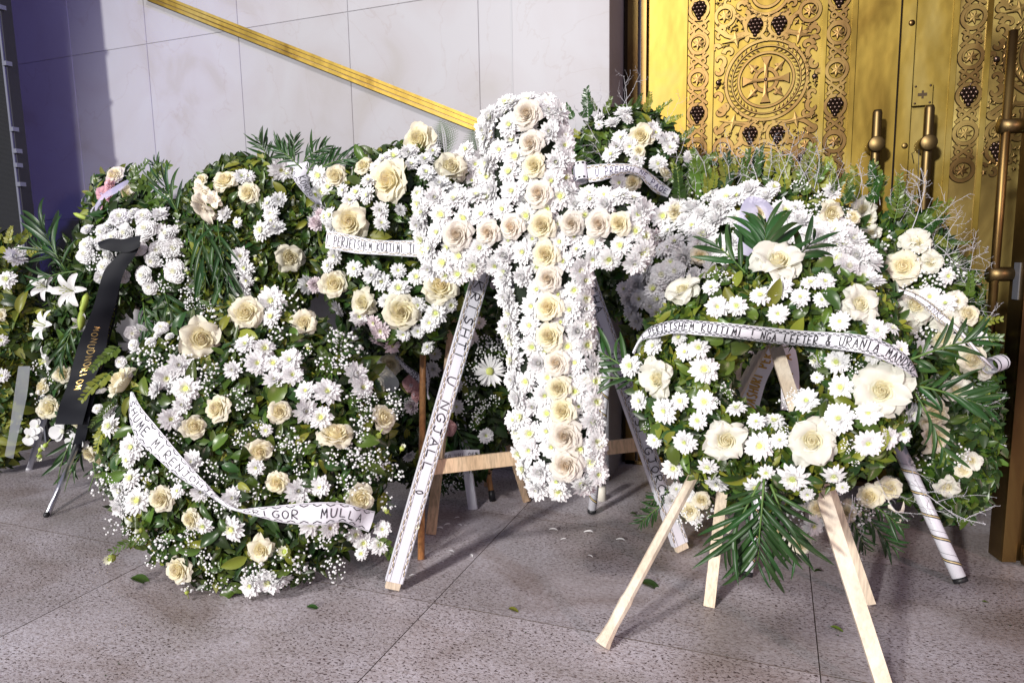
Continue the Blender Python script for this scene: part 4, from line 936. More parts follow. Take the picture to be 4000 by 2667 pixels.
# ================================================================== FRONT LEFT WREATH
W1=Wr('wreath','wide wreath of cream roses, white daisies and baby breath resting on the floor, front left','wreath',965,1740,548,550,1.80,22,.13,rot=0,face=.55)
W1.body(); W1.foliage(5200,(40,80)); W1.leaves(290,(60,120),off=(-.01,.03),wts=[3,3,2,1.6,2,1.2])
ta_=T('A')
R1=[(745,155,165),(525,275,200),(1018,195,130),(165,480,160),(620,600,130),(490,690,128),(895,615,118),(1160,740,150),(1375,645,125),(800,790,125),(890,940,105),(350,1020,130),(490,1115,110),(1275,1010,130),(815,1255,150),(435,1350,140)]
W1.flowers(R1,ta_,ROSE,'rose',off=.005,tilt=.42)
M1=[(735,295,100),(825,315,100),(790,385,115),(865,385,90),(945,370,115),(870,465,100),(955,440,100),(680,415,90),(425,395,110),(365,455,120),(315,510,90),(455,505,130),(440,580,90),(380,650,110),(1020,515,100),(1120,520,130),(1015,610,115),(1090,640,110),(1250,440,120),(1285,500,110),(860,90,140),(855,165,90),(100,610,90),(95,680,100),(200,780,130),(180,840,80),(195,925,100),(145,985,100),(150,1060,110),(225,1030,125),(490,850,110),(525,990,90),(680,1020,110),(985,985,120),(1085,965,95),(670,1165,120),(535,1150,90),(1040,1140,110),(1130,1160,90),(1250,1190,80),(1290,1230,90),(1365,1240,90),(1380,1165,80),(1280,1280,60),(840,1410,140),(760,1430,110),(905,1400,100),(415,985,70),(785,875,80),(830,700,60)]
W1.flowers(M1,ta_,[MUM[0],MUM[2],MUM[3],MUM[1],MUM[2]],'chrysanthemum',off=.022,tilt=.28,sc=1.08)
G1=[(480,110,40),(560,125,30),(970,100,60),(900,240,60),(260,330,70),(300,370,60),(1200,300,90),(1100,390,60),(580,420,60),(560,480,60),(700,540,50),(730,590,50),(940,730,60),(900,760,50),(1000,800,60),(1270,700,60),(1300,600,50),(1420,600,60),(1440,540,50),(1370,830,60),(1430,900,60),(1340,880,50),(1200,960,60),(800,1000,50),(600,1060,50),(60,900,60),(60,980,60),(110,940,50),(110,1150,50),(330,1260,70),(300,1320,50),(360,1220,50),(580,1340,60),(640,1430,50),(560,1440,40),(1000,1310,60),(1010,1380,60),(960,1330,50),(1150,1320,60),(1160,1380,50),(1120,1220,50),(390,760,50),(290,800,50),(460,1430,50),(560,880,50),(620,930,40),(720,740,50),(730,1010,50),(1400,1040,50),(250,1200,50),(180,1180,40),(1030,330,40),(480,1180,40),(1240,560,50),(1320,540,50),(780,690,40),(1000,880,40),(1160,830,50)]
W1.gyp(G1,ta_,off=.028,k=1.9); W1.gypfill(34,(80,120),rmin=.45)
W1.flowers([(200,240,70),(250,210,60),(340,220,70),(330,250,60),(210,300,60),(290,290,60),(380,260,50),(150,380,60),(180,440,50),(60,520,60),(40,600,50)],ta_,CARN,'stock_bloom',off=.02,tilt=.5)
for x,y,d in [(1365,720,36),(1052,855,26),(1035,320,28),(1545,1140,30),(690,700,22),(110,1298,50),(250,1170,30),(1405,1085,30),(1470,790,30),(930,1275,60),(240,1200,30),(460,1468,26)]:
    W1.fl('flower_bud',BUD,ta_[0]+x*.829,ta_[1]+y*.829,d*1.1,.03,.7)
for a,b,c_,d_ in ((330,1130,200,1180),(360,1165,130,1280),(1350,1200,1470,1330),(150,300,40,420),(110,420,-10,560),(120,560,30,690),(90,650,10,790)): sprp(W1,350+a*.829,1100+b*.829,350+c_*.829,1100+d_*.829,off=.03,ms=[SPRIG[0],SPRIG[3],SPRIG[2]])
r_=ribbon(W1.root,[tuple(list(c)+[0.0]*(5-len(c))) for c in cv('A',[(205,520,192,522),(240,590,184,640),(290,650,222,740),(360,735,296,810),(430,820,375,885),(500,898,460,948),(560,960,540,992),(615,1020,600,1034),(690,1070,672,1076),(770,1064,790,1105),(870,1056,880,1130),(980,1044,980,1142),(1100,1038,1100,1146),(1200,1042,1190,1128),(1270,1064,1240,1150),(1345,1082,1315,1178)])],
 'SHUME MIRENJOHJE   GRIGOR  MULLA',W1,cover=(.03,.96),hgt=.44,border=3,off=.055,bold=1.25,blabel='white ribbon lettered in black, twisting down across the wreath')
# ================================================================== FRONT RIGHT WREATH
W2=Wr('wreath','round wreath of glossy leaves and open ivory roses on the pale paper wrapped easel','wreath',3038,1480,540,452,1.93,17,.085,ri=.33,face=.35)
W2.body(); W2.foliage(5200,(40,78),mats=('fold','folm','folo'),wts=(3,5,2)); W2.leaves(295,(75,125),off=(-.02,.02),wts=[2,4,1.5,2.4,3,1.5],out=.6)
td=T('D')
R2=[(960,180,290),(490,325,200),(1370,390,235),(370,755,235),(1490,820,290),(700,1070,235),(1140,1075,275)]
for i,(x,y,d) in enumerate(R2): W2.fl('rose',OROSE[i%3],td[0]+x*td[2],td[1]+y*td[2],d*td[2]*.92,.006,.2)
M2=[(625,290,85),(655,390,110),(755,385,100),(875,330,100),(980,295,120),(1130,265,95),(1205,260,100),(1080,340,95),(1190,355,80),(965,425,100),(1280,465,100),(1470,510,110),(1550,500,80),(330,590,100),(490,620,90),(560,600,100),(590,710,140),(210,690,110),(260,870,100),(385,920,130),(465,870,90),(590,875,120),(555,970,90),(755,905,100),(855,975,90),(945,970,110),(490,1080,120),(335,1070,80),(870,1100,140),(975,1070,90),(430,1215,105),(605,1205,100),(655,1290,115),(905,1235,80),(850,1310,110),(1040,1265,150),(1250,1250,110),(1295,1310,60),(1115,1345,70),(1425,1085,140),(1530,1060,110),(1605,1040,80),(1275,960,150),(1425,930,120),(1640,930,120),(1110,870,130),(1265,670,120),(1285,800,120),(1155,660,90),(1165,750,60),(1620,780,90),(460,545,80),(1590,610,90),(1450,640,80)]
W2.flowers(M2,td,[MUM[0],MUM[2],MUM[2],MUM[3]],'chrysanthemum',off=.025,tilt=.2,sc=1.1)
W2.gyp([(700,250,60),(640,230,50),(1350,690,60),(680,800,50),(1050,840,50),(990,1000,50),(290,1000,30),(270,650,40),(610,720,40),(1690,840,50),(1320,1100,50),(1360,1180,40),(1080,380,40),(1000,880,50),(640,880,40),(1340,640,40),(1660,800,40),(720,830,40)],td,off=.03,k=1.6)
rb2=[tuple(list(c)+[0.0]*(5-len(c))) for c in cv('D',[(222,620,232,632),(262,540,270,560),(330,482,350,545),(450,455,440,522),(580,462,570,535),(760,478,745,550),(960,500,945,578),(1150,516,1135,592),(1330,525,1310,612),(1450,545,1420,630),(1560,590,1520,668),(1630,645,1590,700),(1668,705,1640,735),(1674,750,1668,748)])]
ribbon(W2.root,rb2,' I PËRJETSHËM KUJTIMI ! NGA LEFTER & URANIA MANDRO ',W2,cover=(.04,.985),hgt=.52,border=1,off=.085,bold=1.35,W=.0010,blabel='long white ribbon with black handwriting arched across the wreath')
# fronds hanging below and to the sides
F0=dict(nleaf=12,ll=.40,wid=1.15)
frp(W2,2985,1870,2960,2170,.03,.08,nleaf=13,ll=.72,wid=.72,sag=.08,par=.75); frp(W2,2970,1880,2830,2130,.03,.07,nleaf=8,ll=.6,wid=.75,sag=.08,par=.9); frp(W2,3010,1890,3110,2140,.03,.06,nleaf=7,ll=.6,wid=.75,sag=.08,par=.9)
frp(W2,3540,1500,3860,1560,.0,.03,nleaf=12,ll=.42,wid=1.0); frp(W2,3520,1420,3830,1290,.0,.03,nleaf=8,ll=.40,wid=1.0); frp(W2,3540,1480,3700,1760,.0,.0,nleaf=7,ll=.36,wid=1.0)
frp(W2,2500,1480,2310,1330,-.02,-.03,nleaf=7,ll=.5,wid=1.0); frp(W2,2500,1490,2240,1450,-.02,-.03,nleaf=7,ll=.4,wid=1.0)
frp(W2,2990,1120,2990,880,-.03,-.05,nleaf=10,ll=.6,wid=1.0,sag=0); frp(W2,3010,1130,3180,940,-.03,-.05,nleaf=8,ll=.5,wid=1.0,sag=0); frp(W2,2970,1130,2800,960,-.03,-.05,nleaf=8,ll=.5,wid=1.0,sag=0)
# its easel
ap=aty(3012,1300,2.20); e1=flo(2345,2532); e2=flo(3478,2755)
E2=thing('easel','pale wooden easel with paper wrapped legs carrying the front right wreath','easel',(float((e1+e2)[0]/2),float((e1+e2)[1]/2),0))
nq=nrm(np.cross(e2-e1,ap-e1)); nq=nq if nq[1]<0 else -nq
put('leg',MB().tube([e1+nrm(ap-e1)*.012,e1+(ap-e1)*.03,e1+(ap-e1)*.07,e1+(ap-e1)*.14,e1+(ap-e1)*.16,e1+(ap-e1)*.5,ap],[.024,.020,.0165,.0185,.0155,.015,.0145],9).mesh('leg',['wrap'],False),E2)
put('leg',MB().bar(e2,ap,.037,.026,nq).mesh('leg',['wrap'],False),E2)
for (fx,fy,ux,uy,Y) in ((2770,2368,2880,1400,2.32),(3398,2358,3040,1330,2.32)):
    q=flo(fx,fy); put('rear_leg',MB().bar(q,aty(ux,uy,Y),.033,.016,(0,-1,.2)).mesh('rear_leg',['wood2'],False),E2)
# ================================================================== WREATH BEHIND THE CROSS, LEFT
tb=T('B')
W3=Wr('wreath','ring wreath of large cream roses, white ribbon across its centre, just left of the cross','wreath',1575,965,330,395,2.42,14,.10,ri=.08,face=.5)
W3.body(); W3.foliage(3200,(35,70),mats=('fold','folm','folo'),wts=(5,4,1)); W3.leaves(170,(60,110),off=(-.02,.02),wts=[4,3,3,.6,2,.6])
R3=[(1170,235,180),(1350,415,200),(1000,490,225),(745,730,210),(655,455,140),(825,400,120),(640,1120,200),(830,1230,165),(1050,1285,200),(1285,1140,215)]
W3.flowers(R3,tb,ROSE,'rose',off=.01,tilt=.28,sc=1.05)
M3=[(1000,330,110),(940,350,100),(1110,380,90),(1190,350,100),(1200,430,110),(1280,510,130),(850,480,100),(770,550,90),(840,570,110),(730,600,90),(920,660,100),(1040,660,70),(925,740,90),(610,690,90),(620,760,90),(1150,560,90),(1170,620,90),(640,940,100),(600,1000,90),(760,1020,100),(870,1060,110),(930,1100,110),(1030,1030,90),(1140,1070,100),(1030,1140,130),(960,1220,100),(1150,1240,100),(1260,1290,130),(1220,1350,110),(1350,1240,90),(790,1310,110),(540,450,120),(600,520,90),(690,540,80),(1420,350,120),(1500,380,110),(1540,330,90),(1440,290,100),(1480,480,90),(1090,310,90),(660,1260,100),(1240,300,90),(580,700,90),(900,400,90),(1110,300,90),(1540,430,100),(1380,540,100),(1470,560,90)]
W3.flowers(M3,tb,MUM[:4],'chrysanthemum',off=.028,tilt=.28,sc=1.15)
for x,y,d in [(920,1400,120),(900,1460,100),(990,1490,100),(880,1350,100),(520,1120,100),(560,690,90),(530,740,100)]: W3.fl('chrysanthemum',random.choice(PMUM),tb[0]+x*tb[2],tb[1]+y*tb[2],d*tb[2]*1.1,.02,.3,label='blush pink')
for x,y,d in [(1150,1400,90),(1210,1500,90),(1060,1420,90)]: W3.fl('chrysanthemum',MUM[0],tb[0]+x*tb[2],tb[1]+y*tb[2],d*tb[2]*1.1,.02,.3)
put('fern_frond',FERN,W3.root,frame(W3.P(1740,610,-.02),W3.n,.17,0,ydir=W3.P(1715,480)-W3.P(1740,610)))
put('fern_frond',FERN,W3.root,frame(W3.P(1880,640,-.02),W3.n,.17,0,ydir=W3.P(1850,530)-W3.P(1880,640)))
for a in ((1180,660,1080,560),(1200,680,1260,590),(1250,660,1400,600)): frp(W3,*a,.0,.0,nleaf=8,ll=.45,wid=1.0)
ribbon(W3.root,[tuple(list(c)+[.0]) for c in cv('B',[(592,786,582,892),(690,802,680,910),(780,822,770,925),(860,838,855,930),(960,846,960,936),(1080,846,1080,944),(1190,840,1190,948),(1290,830,1290,945)])],'I PERJETSHEM KUJTIMI TIJ-  ',W3,flat=.10,cover=(.0,.93),hgt=.5,border=2,off=.045,bold=1.2,W=.0011,blabel='white ribbon with gold edging and black handwriting')
# ================================================================== LEAFY DOME WREATH
tr=T('R')
W4=Wr('wreath','dense laurel leaf wreath with few flowers and a cream pleated bow','wreath',975,950,300,330,2.68,10,.14,face=.5)
W4.body(); W4.foliage(4200,(38,66),mats=('fold','folm','folo'),wts=(4,5,1.4)); W4.leaves(260,(50,85),off=(-.02,.015),wts=[3,4,1,2,2,1])
W4.flowers([(735,350,190),(1075,905,220),(535,260,200),(320,240,130)],tr,ROSE,'rose',off=.02,tilt=.2,sc=1.1)
W4.flowers([(890,440,130),(985,410,140),(915,530,140),(920,590,120),(830,670,180),(950,660,180),(660,200,140),(720,200,110),(1000,150,200),(1050,180,120),(520,540,150),(620,600,90),(650,900,160),(690,1000,180),(650,1200,180),(700,1110,120),(570,1080,130),(1230,1150,160),(1330,230,160),(1360,330,170),(1320,460,130),(1300,600,150),(1270,350,100),(1390,430,110)],tr,MUM[:4],'chrysanthemum',off=.03,tilt=.25,sc=1.1)
for x,y in ((783,935),(832,978),(805,1100),(845,1180),(200,1050)): W4.fl('flower_bud',BUD,tr[0]+x*tr[2],tr[1]+y*tr[2],26,.03,.8)
ribbon(W4.root,[tuple(list(c)+[0.0]) for c in cv('R',[(1060,62,1050,115),(1120,58,1100,120),(1165,85,1110,135),(1240,70,1108,150),(1242,160,1108,215),(1250,260,1165,300),(1285,350,1240,385),(1340,405,1310,440),(1420,440,1400,470)])],'     KONDO   ',W4,cover=(.05,.95),hgt=.5,border=3,off=.07,bold=1.2,blabel='folded white ribbon with dark lettering')
for a in ((1060,640,1010,530,9),(1150,620,1150,530,10),(1180,640,1270,560,9),(1160,640,1080,560,9),(1230,660,1340,620,9),(650,700,600,620,7)): frp(W4,*a[:4],-.08,-.03,nleaf=a[4],ll=.55,wid=1.0)
# narrow leaved greenery hanging between W4 and W5
for a in ((800,850,800,1040),(850,860,890,1050),(860,970,900,1180),(700,840,640,690)): frp(W4,*a,.01,.05,nleaf=5,ll=.75,wid=.75,par=1.7)
BOWM=make_rose('pleated_bow',61,['ribc','ribc','ribc'],12,.9,7,.55,.52,.5,36)
for x,y,d,e in ((345,330,190,1.25),(335,470,200,1.5),(430,410,150,1.1)):
    p=W4.P(tr[0]+x*tr[2],tr[1]+y*tr[2],.07); put('bow_loop',BOWM,W4.root,frame(p,nrm(W4.n+rng.normal(0,.3,3)),d*tr[2]*pxm(p),random.random())@Matrix.Diagonal((.8,e,1,1)))
# ================================================================== WHITE SPRAY WITH BLACK RIBBON
tg=T('G'); tt_=T('T')
W5=Wr('wreath','tall left wreath of white carnations, lilies and orchids with a black gold-lettered ribbon','wreath',520,1290,345,520,2.45,10,.11,ri=.20,rot=8,face=.5)
W5.body(); W5.foliage(3800,(40,80),mats=('fold','folm'),wts=(6,3)); W5.leaves(140,(60,120),off=(-.02,.02),wts=[4,2,4,.5,1,.5])
W5.flowers([(740,1340,130),(900,1410,130),(980,1320,110),(1070,1440,120),(1060,1510,110),(1180,1440,100),(860,1530,90),(960,1530,90),(560,1500,90),(540,1410,80),(630,1420,90),(820,1310,80),(680,1390,100),(780,1420,110),(700,1460,100),(1000,1420,100),(880,1330,100),(620,1490,90),(760,1500,100)],tt_,CARN+[MUM[1]],'carnation',off=.02,tilt=.3,sc=1.05)
W5.flowers([(540,60,90),(450,80,90),(440,130,90),(700,90,90),(740,20,90),(860,30,100),(890,90,110),(1000,90,90),(1050,185,120),(900,210,120),(1020,275,125),(740,230,100),(770,290,80),(640,240,70),(540,190,90),(520,240,70),(780,150,80),(820,90,80),(560,130,80)],tg,CARN,'carnation',off=.02,tilt=.3,sc=1.05)
W5.gyp([(460,130,50),(490,170,50),(960,100,60),(960,160,60),(900,130,60),(820,130,60),(940,220,60),(860,160,50),(1010,130,60),(790,-20,60),(900,-10,50),(640,100,50),(690,-30,60),(1080,120,50),(840,270,50),(960,320,50),(520,130,60),(480,60,60),(600,-20,60),(980,370,40),(1050,395,40),(600,50,50),(830,60,50),(1000,30,60),(200,700,40),(200,850,50),(260,760,40)],tg,off=.03)
W5.fl('lily',LILY,tg[0]+375*tg[2],tg[1]+310*tg[2],165,.04,.2); W5.fl('lily',LILY,tg[0]+240*tg[2],tg[1]+290*tg[2],130,.02,.4); W5.fl('lily',LILY,tg[0]+250*tg[2],tg[1]+490*tg[2],150,.03,.4); W5.fl('lily',LILY,tg[0]+270*tg[2],tg[1]+655*tg[2],130,.0,.4); W5.fl('lily',LILY,tg[0]+420*tg[2],tg[1]+460*tg[2],100,.02,.4)
for x,y,a in ((430,370,.3),(415,455,.1)): p=W5.P(tg[0]+x*tg[2],tg[1]+y*tg[2],.05); put('lily_bud',LBUD,W5.root,frame(p,W5.n,85*pxm(p),0,ydir=np.array([a,0,1.])))
W5.flowers([(330,730,90),(270,900,105),(400,960,90),(520,1160,110),(470,1130,100),(230,800,95),(235,920,80)],tg,ROSE,'rose',off=.01,tilt=.3)
for x,y,d in ((320,1020,110),(400,1085,135),(150,1050,80),(190,1000,70)): W5.fl('orchid',ORCH,tg[0]+x*tg[2],tg[1]+y*tg[2],d*.85,.03,.25)
for x,y in ((238,1090),(203,1125),(205,1150)): W5.fl('flower_bud',BUD,tg[0]+x*tg[2],tg[1]+y*tg[2],30,.04,1)
for a in ((260,1060,170,860),(300,1250,240,1420),(560,1180,600,1350),(330,1750,250,1900),(400,1800,330,1960),(290,1700,220,1880),(640,1130,720,1320),(360,1780,420,1960)): frp(W5,*a,.02,.05,nleaf=6,ll=.6,wid=.9,par=1.6)
for a in ((280,1020,150,960),(300,1060,160,1080)): frp(W5,*a,.02,.02,nleaf=9,ll=.6,wid=.7,par=1.4)
for a in ((500,720,560,630),(540,740,640,640),(560,760,600,640),(540,760,500,650),(560,800,660,720),(580,860,640,760)): sprp(W5,*a,ms=[SPRIG[1],SPRIG[0]],off=.05)
for a in ((420,1300,330,1420),(400,1350,300,1500),(400,1430,310,1560),(380,1500,300,1650)): sprp(W5,*a,ms=[SPRIG[2]],off=.08)
# bow and tails
ribbon(W5.root,[tuple(list(c)+[.0]) for c in cv('G',[(500,60,510,90),(560,40,540,100),(620,45,600,110),(690,30,660,110),(720,25,715,85)])],'',W5,border=0,base='ribk',off=.09,blabel='black satin bow')
ribbon(W5.root,[tuple(list(c)+[.0]) for c in cv('G',[(720,60,650,70),(690,130,600,130),(640,200,540,190),(610,290,510,270),(590,380,480,380),(560,480,440,480),(545,580,400,580),(530,650,370,690),(480,760,340,800),(450,880,300,900),(420,990,280,990)])],'       MONUDNORION      ',W5,cover=(.25,.98),hgt=.24,border=0,base='ribk',ink='gold',off=.075,bold=1.6,blabel='wide black satin ribbon tail with small gold letters')
ribbon(W5.root,[tuple(list(c)+[.0]) for c in cv('G',[(620,180,600,190),(610,300,570,300),(600,400,560,410),(560,560,520,560),(530,700,500,700),(470,900,420,900),(440,1050,380,1060),(400,1180,340,1190)])],'  HONUDRION     ',W5,cover=(.1,.7),hgt=.3,border=0,base='ribk',ink='gold',off=.05,bold=.8,blabel='narrow black ribbon tail')
E5=thing('easel','silver metal easel leg under the white carnation wreath at the left','easel',tuple(flo(185,2015)))
put('leg',MB().tube([flo(183,2018),aty(300,1740,2.2)],.0115,12).mesh('leg',['silver']),E5); V,Fc=ico(.013,1); put('foot_cap',mesh('foot_cap',V,Fc,'black'),E5,Matrix.Translation(flo(183,2018)+np.array([0,0,.010])))
put('leg',MB().tube([flo(690,2010),aty(640,1500,2.75)],.0115,12).mesh('leg',['silver']),E5)
# ================================================================== SMALL ROSE SPRAY TOP LEFT
W13=Wr('flower_spray','small spray of white roses with a lilac sheer wrap, highest at the far left','flower spray',450,800,120,140,2.72,8,.10,rot=25,face=.5)
W13.body(shr=.85); W13.foliage(350,(35,60)); W13.flowers([(715,1080,120),(775,1200,120),(790,1180,90)],tt_,ROSE,'rose',off=.03); W13.flowers([(690,1290,130),(640,1190,100),(600,1310,90),(660,1330,110),(720,1320,90),(680,1130,90)],tt_,[PMUM[1],CARN[0],PCARN[0]],'carnation',off=.03)
ribbon(W13.root,[tuple(list(c)+[.0]) for c in cv('T',[(810,1090,780,1130),(760,1110,720,1180),(690,1150,660,1210),(630,1190,600,1270),(580,1260,560,1330),(545,1330,530,1420),(500,1420,460,1470)])],'',W13,border=0,base='ribl',off=.07,blabel='lilac sheer ribbon')
p=W13.P(315,845,.03); put('flower_bud',LBUD,W13.root,frame(p,W13.n,60*pxm(p),0,ydir=np.array([-1,0,.35])))
# ================================================================== FAR LEFT LEAFY WREATH
W6=Wr('wreath','olive green leafy wreath with small white daisies cut by the left edge','wreath',-20,1380,165,450,2.30,8,.10,face=.5)
W6.body(); W6.foliage(2200,(45,80),mats=('folm','folo','fold'),wts=(4,4,3)); W6.leaves(150,(60,105),wts=[1,3,1,5,2,4],off=(-.02,.02))
W6.flowers([(75,140,100),(35,250,90),(10,740,70),(5,560,60),(100,110,60)],tg,MUM[:4],'chrysanthemum',off=.03,sc=1.1); W6.flowers([(5,430,70)],tg,ROSE,'rose',off=.02)
for a in ((60,960,120,880),(100,1000,170,960),(30,960,20,880)): sprp(W6,*a,ms=[SPRIG[2]],off=.06)
E6=thing('easel','wrapped easel leg with clear plastic sheet at the far left','easel',tuple(flo(115,1832)))
put('leg',MB().tube([flo(112,1835),aty(185,1600,2.55)],.014,12).mesh('leg',['foil']),E6)
ribbon(E6,[(72,1430,118,1430,2.18),(60,1510,108,1525,2.16),(48,1600,92,1610,2.17),(35,1690,70,1700,2.13),(18,1780,52,1790,2.14)],'',None,border=0,base='cello',name='plastic_sheet')
# ================================================================== WREATH BEHIND THE CROSS, RIGHT TOP
Z0=lambda c,L:[tuple(list(q)+[.0]) for q in cv(c,L)]
tk=T('K')
W8=Wr('wreath','dark leafy wreath with a rolled ribbon, just right of the top of the cross','wreath',2455,830,275,400,2.86,7,.12,ri=0,face=.4)
W8.body(); W8.foliage(4200,(36,66),mats=('fold','folm'),wts=(6,3)); W8.leaves(190,(45,80),off=(-.02,.02),wts=[4,4,3,.8,1,.8])
W8.flowers([(775,490,175),(940,765,120),(715,830,140),(760,600,100)],tk,ROSE,'rose',off=.03,tilt=.3)
W8.flowers([(560,390,120),(640,320,140),(620,500,130),(690,560,130),(550,620,140),(740,660,120),(880,460,120),(950,520,130),(1010,500,110),(990,570,110),(1140,690,130),(900,690,130),(610,830,130),(600,890,90),(465,350,90),(460,400,70),(590,560,110),(660,360,100),(1130,640,100),(860,420,100)],tk,[PMUM[0],MUM[1],MUM[0],MUM[3]],'chrysanthemum',off=.035,tilt=.3,sc=1.1)
W8.flowers([(870,1070,120),(850,1240,120),(880,1340,110),(850,1420,100),(820,1480,90),(930,1080,100)],tk,PMUM+PCARN,'chrysanthemum',off=.02,tilt=.4)
for a in ((2300,470,2265,345),(2240,470,2205,410),(2330,440,2300,380),(2360,450,2380,380),(2520,450,2535,365),(2560,440,2620,400),(2590,480,2660,450),(2480,430,2500,370),(2280,540,2210,500),(2640,560,2700,500),(2700,640,2790,600),(2260,600,2200,560),(2740,620,2800,640)): sprp(W8,*a,off=.02)
for a in ((2340,560,2220,480),(2350,620,2330,520),(2450,430,2420,310),(2430,420,2480,290),(2600,480,2640,380),(2640,640,2660,520),(2640,700,2600,600),(2330,640,2300,590),(2380,450,2330,350)): sprp(W8,*a,ms=TWIG,off=.13,name='white_twig')
for x,y in ((2330,1160),(2370,1230),(2420,1180),(2440,1260),(2350,1300)): put('fern_frond',FERN,W8.root,frame(W8.P(x,y,.03),W8.n,.13,0,ydir=np.array([random.uniform(-1,1),0,random.uniform(-.4,1)])))
ribbon(W8.root,[tuple(list(c)+[.0]) for c in cv('K',[(370,700,385,828),(480,690,490,812),(600,686,600,780),(700,692,680,765),(790,722,760,785),(860,772,820,850),(930,826,880,905),(1000,880,970,940)])],' U PREHSH NE PAQE',W8,cover=(.03,.98),hgt=.42,border=2,off=.06,ink='inkb',bold=1.2,blabel='white gold-edged ribbon lettered in blue')
p=W8.P(tk[0]+318*tk[2],tk[1]+690*tk[2],.065); q=W8.P(tk[0]+330*tk[2],tk[1]+820*tk[2],.065)
rl=MB(); d_=q-p; ax=nrm(d_); e1_=nrm(np.cross(ax,W8.n)); e2_=np.cross(ax,e1_); R_=58*tk[2]*pxm(p); V=[];Fc=[]
for i in range(30):
    a=i*.36; r_=R_*(1-.012*i); V+=[p+e1_*r_*math.cos(a)+e2_*r_*math.sin(a),q+e1_*r_*math.cos(a)+e2_*r_*math.sin(a)]
    if i: Fc.append((2*i-2,2*i-1,2*i+1,2*i))
ro=put('ribbon_roll',mesh('ribbon_roll',V,Fc,'rib'),W8.root)
for t in (.1,.9):
    V=[];Fc=[]
    for i in range(20):
        a=i*.36; r_=R_*(1-.012*i)+.0012; 
        for u in (-.055,.055): V.append(p+d_*(t+u)+e1_*r_*math.cos(a)+e2_*r_*math.sin(a))
        if i and i%2==0: Fc.append((2*i-2,2*i-1,2*i+1,2*i))
    put('border_print',mesh('border_print',V,Fc,'ink'),ro)
# ================================================================== BIG WREATH BEHIND, RIGHT
te=T('E')
W9=Wr('wreath','large wreath crowded with white chrysanthemums and a lilac bow, in front of the brass doors','wreath',2985,1340,520,640,2.52,12,.13,face=.4)
W9.body(); W9.foliage(5600,(40,75),mats=('fold','folm','folo'),wts=(5,4,1)); W9.leaves(180,(45,80),off=(-.02,.02),wts=[4,4,3,.8,1,.8],rmin=.3)
M9=[(870,1030,120),(745,1070,140),(700,1120,110),(560,1130,130),(610,1160,110),(690,1190,130),(740,1110,100),(1060,1140,150),(960,1060,110),(1140,1200,140),(1120,1130,90),(610,1280,150),(700,1320,110),(430,1250,110),(400,1170,120),(470,1120,110),(1380,1220,120),(1430,1300,130),(1340,1330,130),(1240,1220,110),(1500,1370,100),(1310,1040,90),(1200,1370,110),(500,1370,110),(430,1340,100),(560,1220,110),(800,1060,110),(1010,1200,110),(1180,1280,120),(1090,1260,110),(1250,1290,150),(1330,1250,140),(520,1200,100),(660,1060,100),(790,1180,90),(640,1380,100),(1000,1010,80),(770,1380,90)]
W9.flowers(M9,te,MUM,'chrysanthemum',off=.03,tilt=.3,sc=1.12)
M9b=[(590,20,140),(490,140,120),(300,210,130),(240,280,110),(330,300,110),(260,350,100),(220,410,100),(350,350,90),(640,190,120),(610,230,100),(740,200,90),(1180,30,120),(1250,50,160),(1350,40,120),(1160,110,100),(1270,150,130),(1370,130,120),(1440,160,130),(1400,230,110),(1450,260,110),(1340,250,100),(1130,190,100),(250,460,90),(350,420,90),(440,60,100),(730,60,100),(680,100,100),(1220,200,110),(1300,70,120),(420,170,100),(540,230,90),(560,80,100),(1430,340,100),(1520,420,90),(200,350,80),(180,300,80),(380,100,90)]
W9.flowers(M9b,td,MUM,'chrysanthemum',off=.03,tilt=.3,sc=1.1)
W9.flowers([(380,230,140),(1310,190,140),(450,210,110),(280,140,110),(320,380,90)],td,CARN,'carnation',off=.035,tilt=.3)
W9.flowers([(330,100,130),(290,60,120),(350,40,100),(270,190,100),(750,640,100),(830,590,90),(700,600,90),(880,610,80)],td,PCARN+PMUM,'pink_carnation',off=.01,tilt=.3)
W9.flowers([(560,130,100)],td,ROSE,'rose'); W9.flowers([(1290,1160,130),(470,1150,120),(600,1385,100),(920,1160,80),(1420,1180,90)],te,ROSE,'rose',off=.03)
W9.gyp([(1230,1100,70),(1130,1010,50),(1100,1330,70),(1150,1390,70),(560,1080,70),(620,1230,60),(1480,1340,60),(1380,1150,60),(780,1290,60),(1080,1340,70),(650,1100,60),(1210,1160,60),(350,1290,50),(470,1280,60),(1300,1120,50)],te,off=.035)
for a in ((2780,740,2740,640),(2830,720,2860,600),(2900,700,2910,590),(3000,700,3020,600),(3100,720,3140,620),(3180,720,3230,640),(3250,760,3300,680),(2700,780,2620,700),(2660,720,2620,640),(2740,700,2700,600),(2950,700,2960,620),(3060,700,3080,600),(3290,800,3330,730),(3200,690,3190,600),(2830,690,2850,640),(2690,660,2790,560)): sprp(W9,*a,off=.03)
for a in ((2880,720,2920,560),(2960,710,2930,530),(3040,710,3080,540),(3120,720,3170,560),(3180,740,3240,580),(3000,700,3010,560),(3080,700,3010,580),(3150,700,3110,560),(2850,700,2810,590),(3230,760,3280,640),(2760,690,2710,570),(3000,740,2890,640),(3120,740,3240,660),(2900,660,2840,560),(3060,640,3150,590),(3190,650,3130,600),(2960,640,3060,590)): sprp(W9,*a,ms=TWIG,off=.06,name='white_twig')
for k in range(34):
    x=2640+k*20+random.uniform(-12,12); y=700+60*abs(k-20)/26+random.uniform(-20,30); h_=random.uniform(50,140); sprp(W9,x,y+30,x+random.uniform(-45,45),y-h_,ms=SPRIG if k%4 else TWIG,off=random.uniform(.0,.06),name='sprig' if k%4 else 'white_twig')
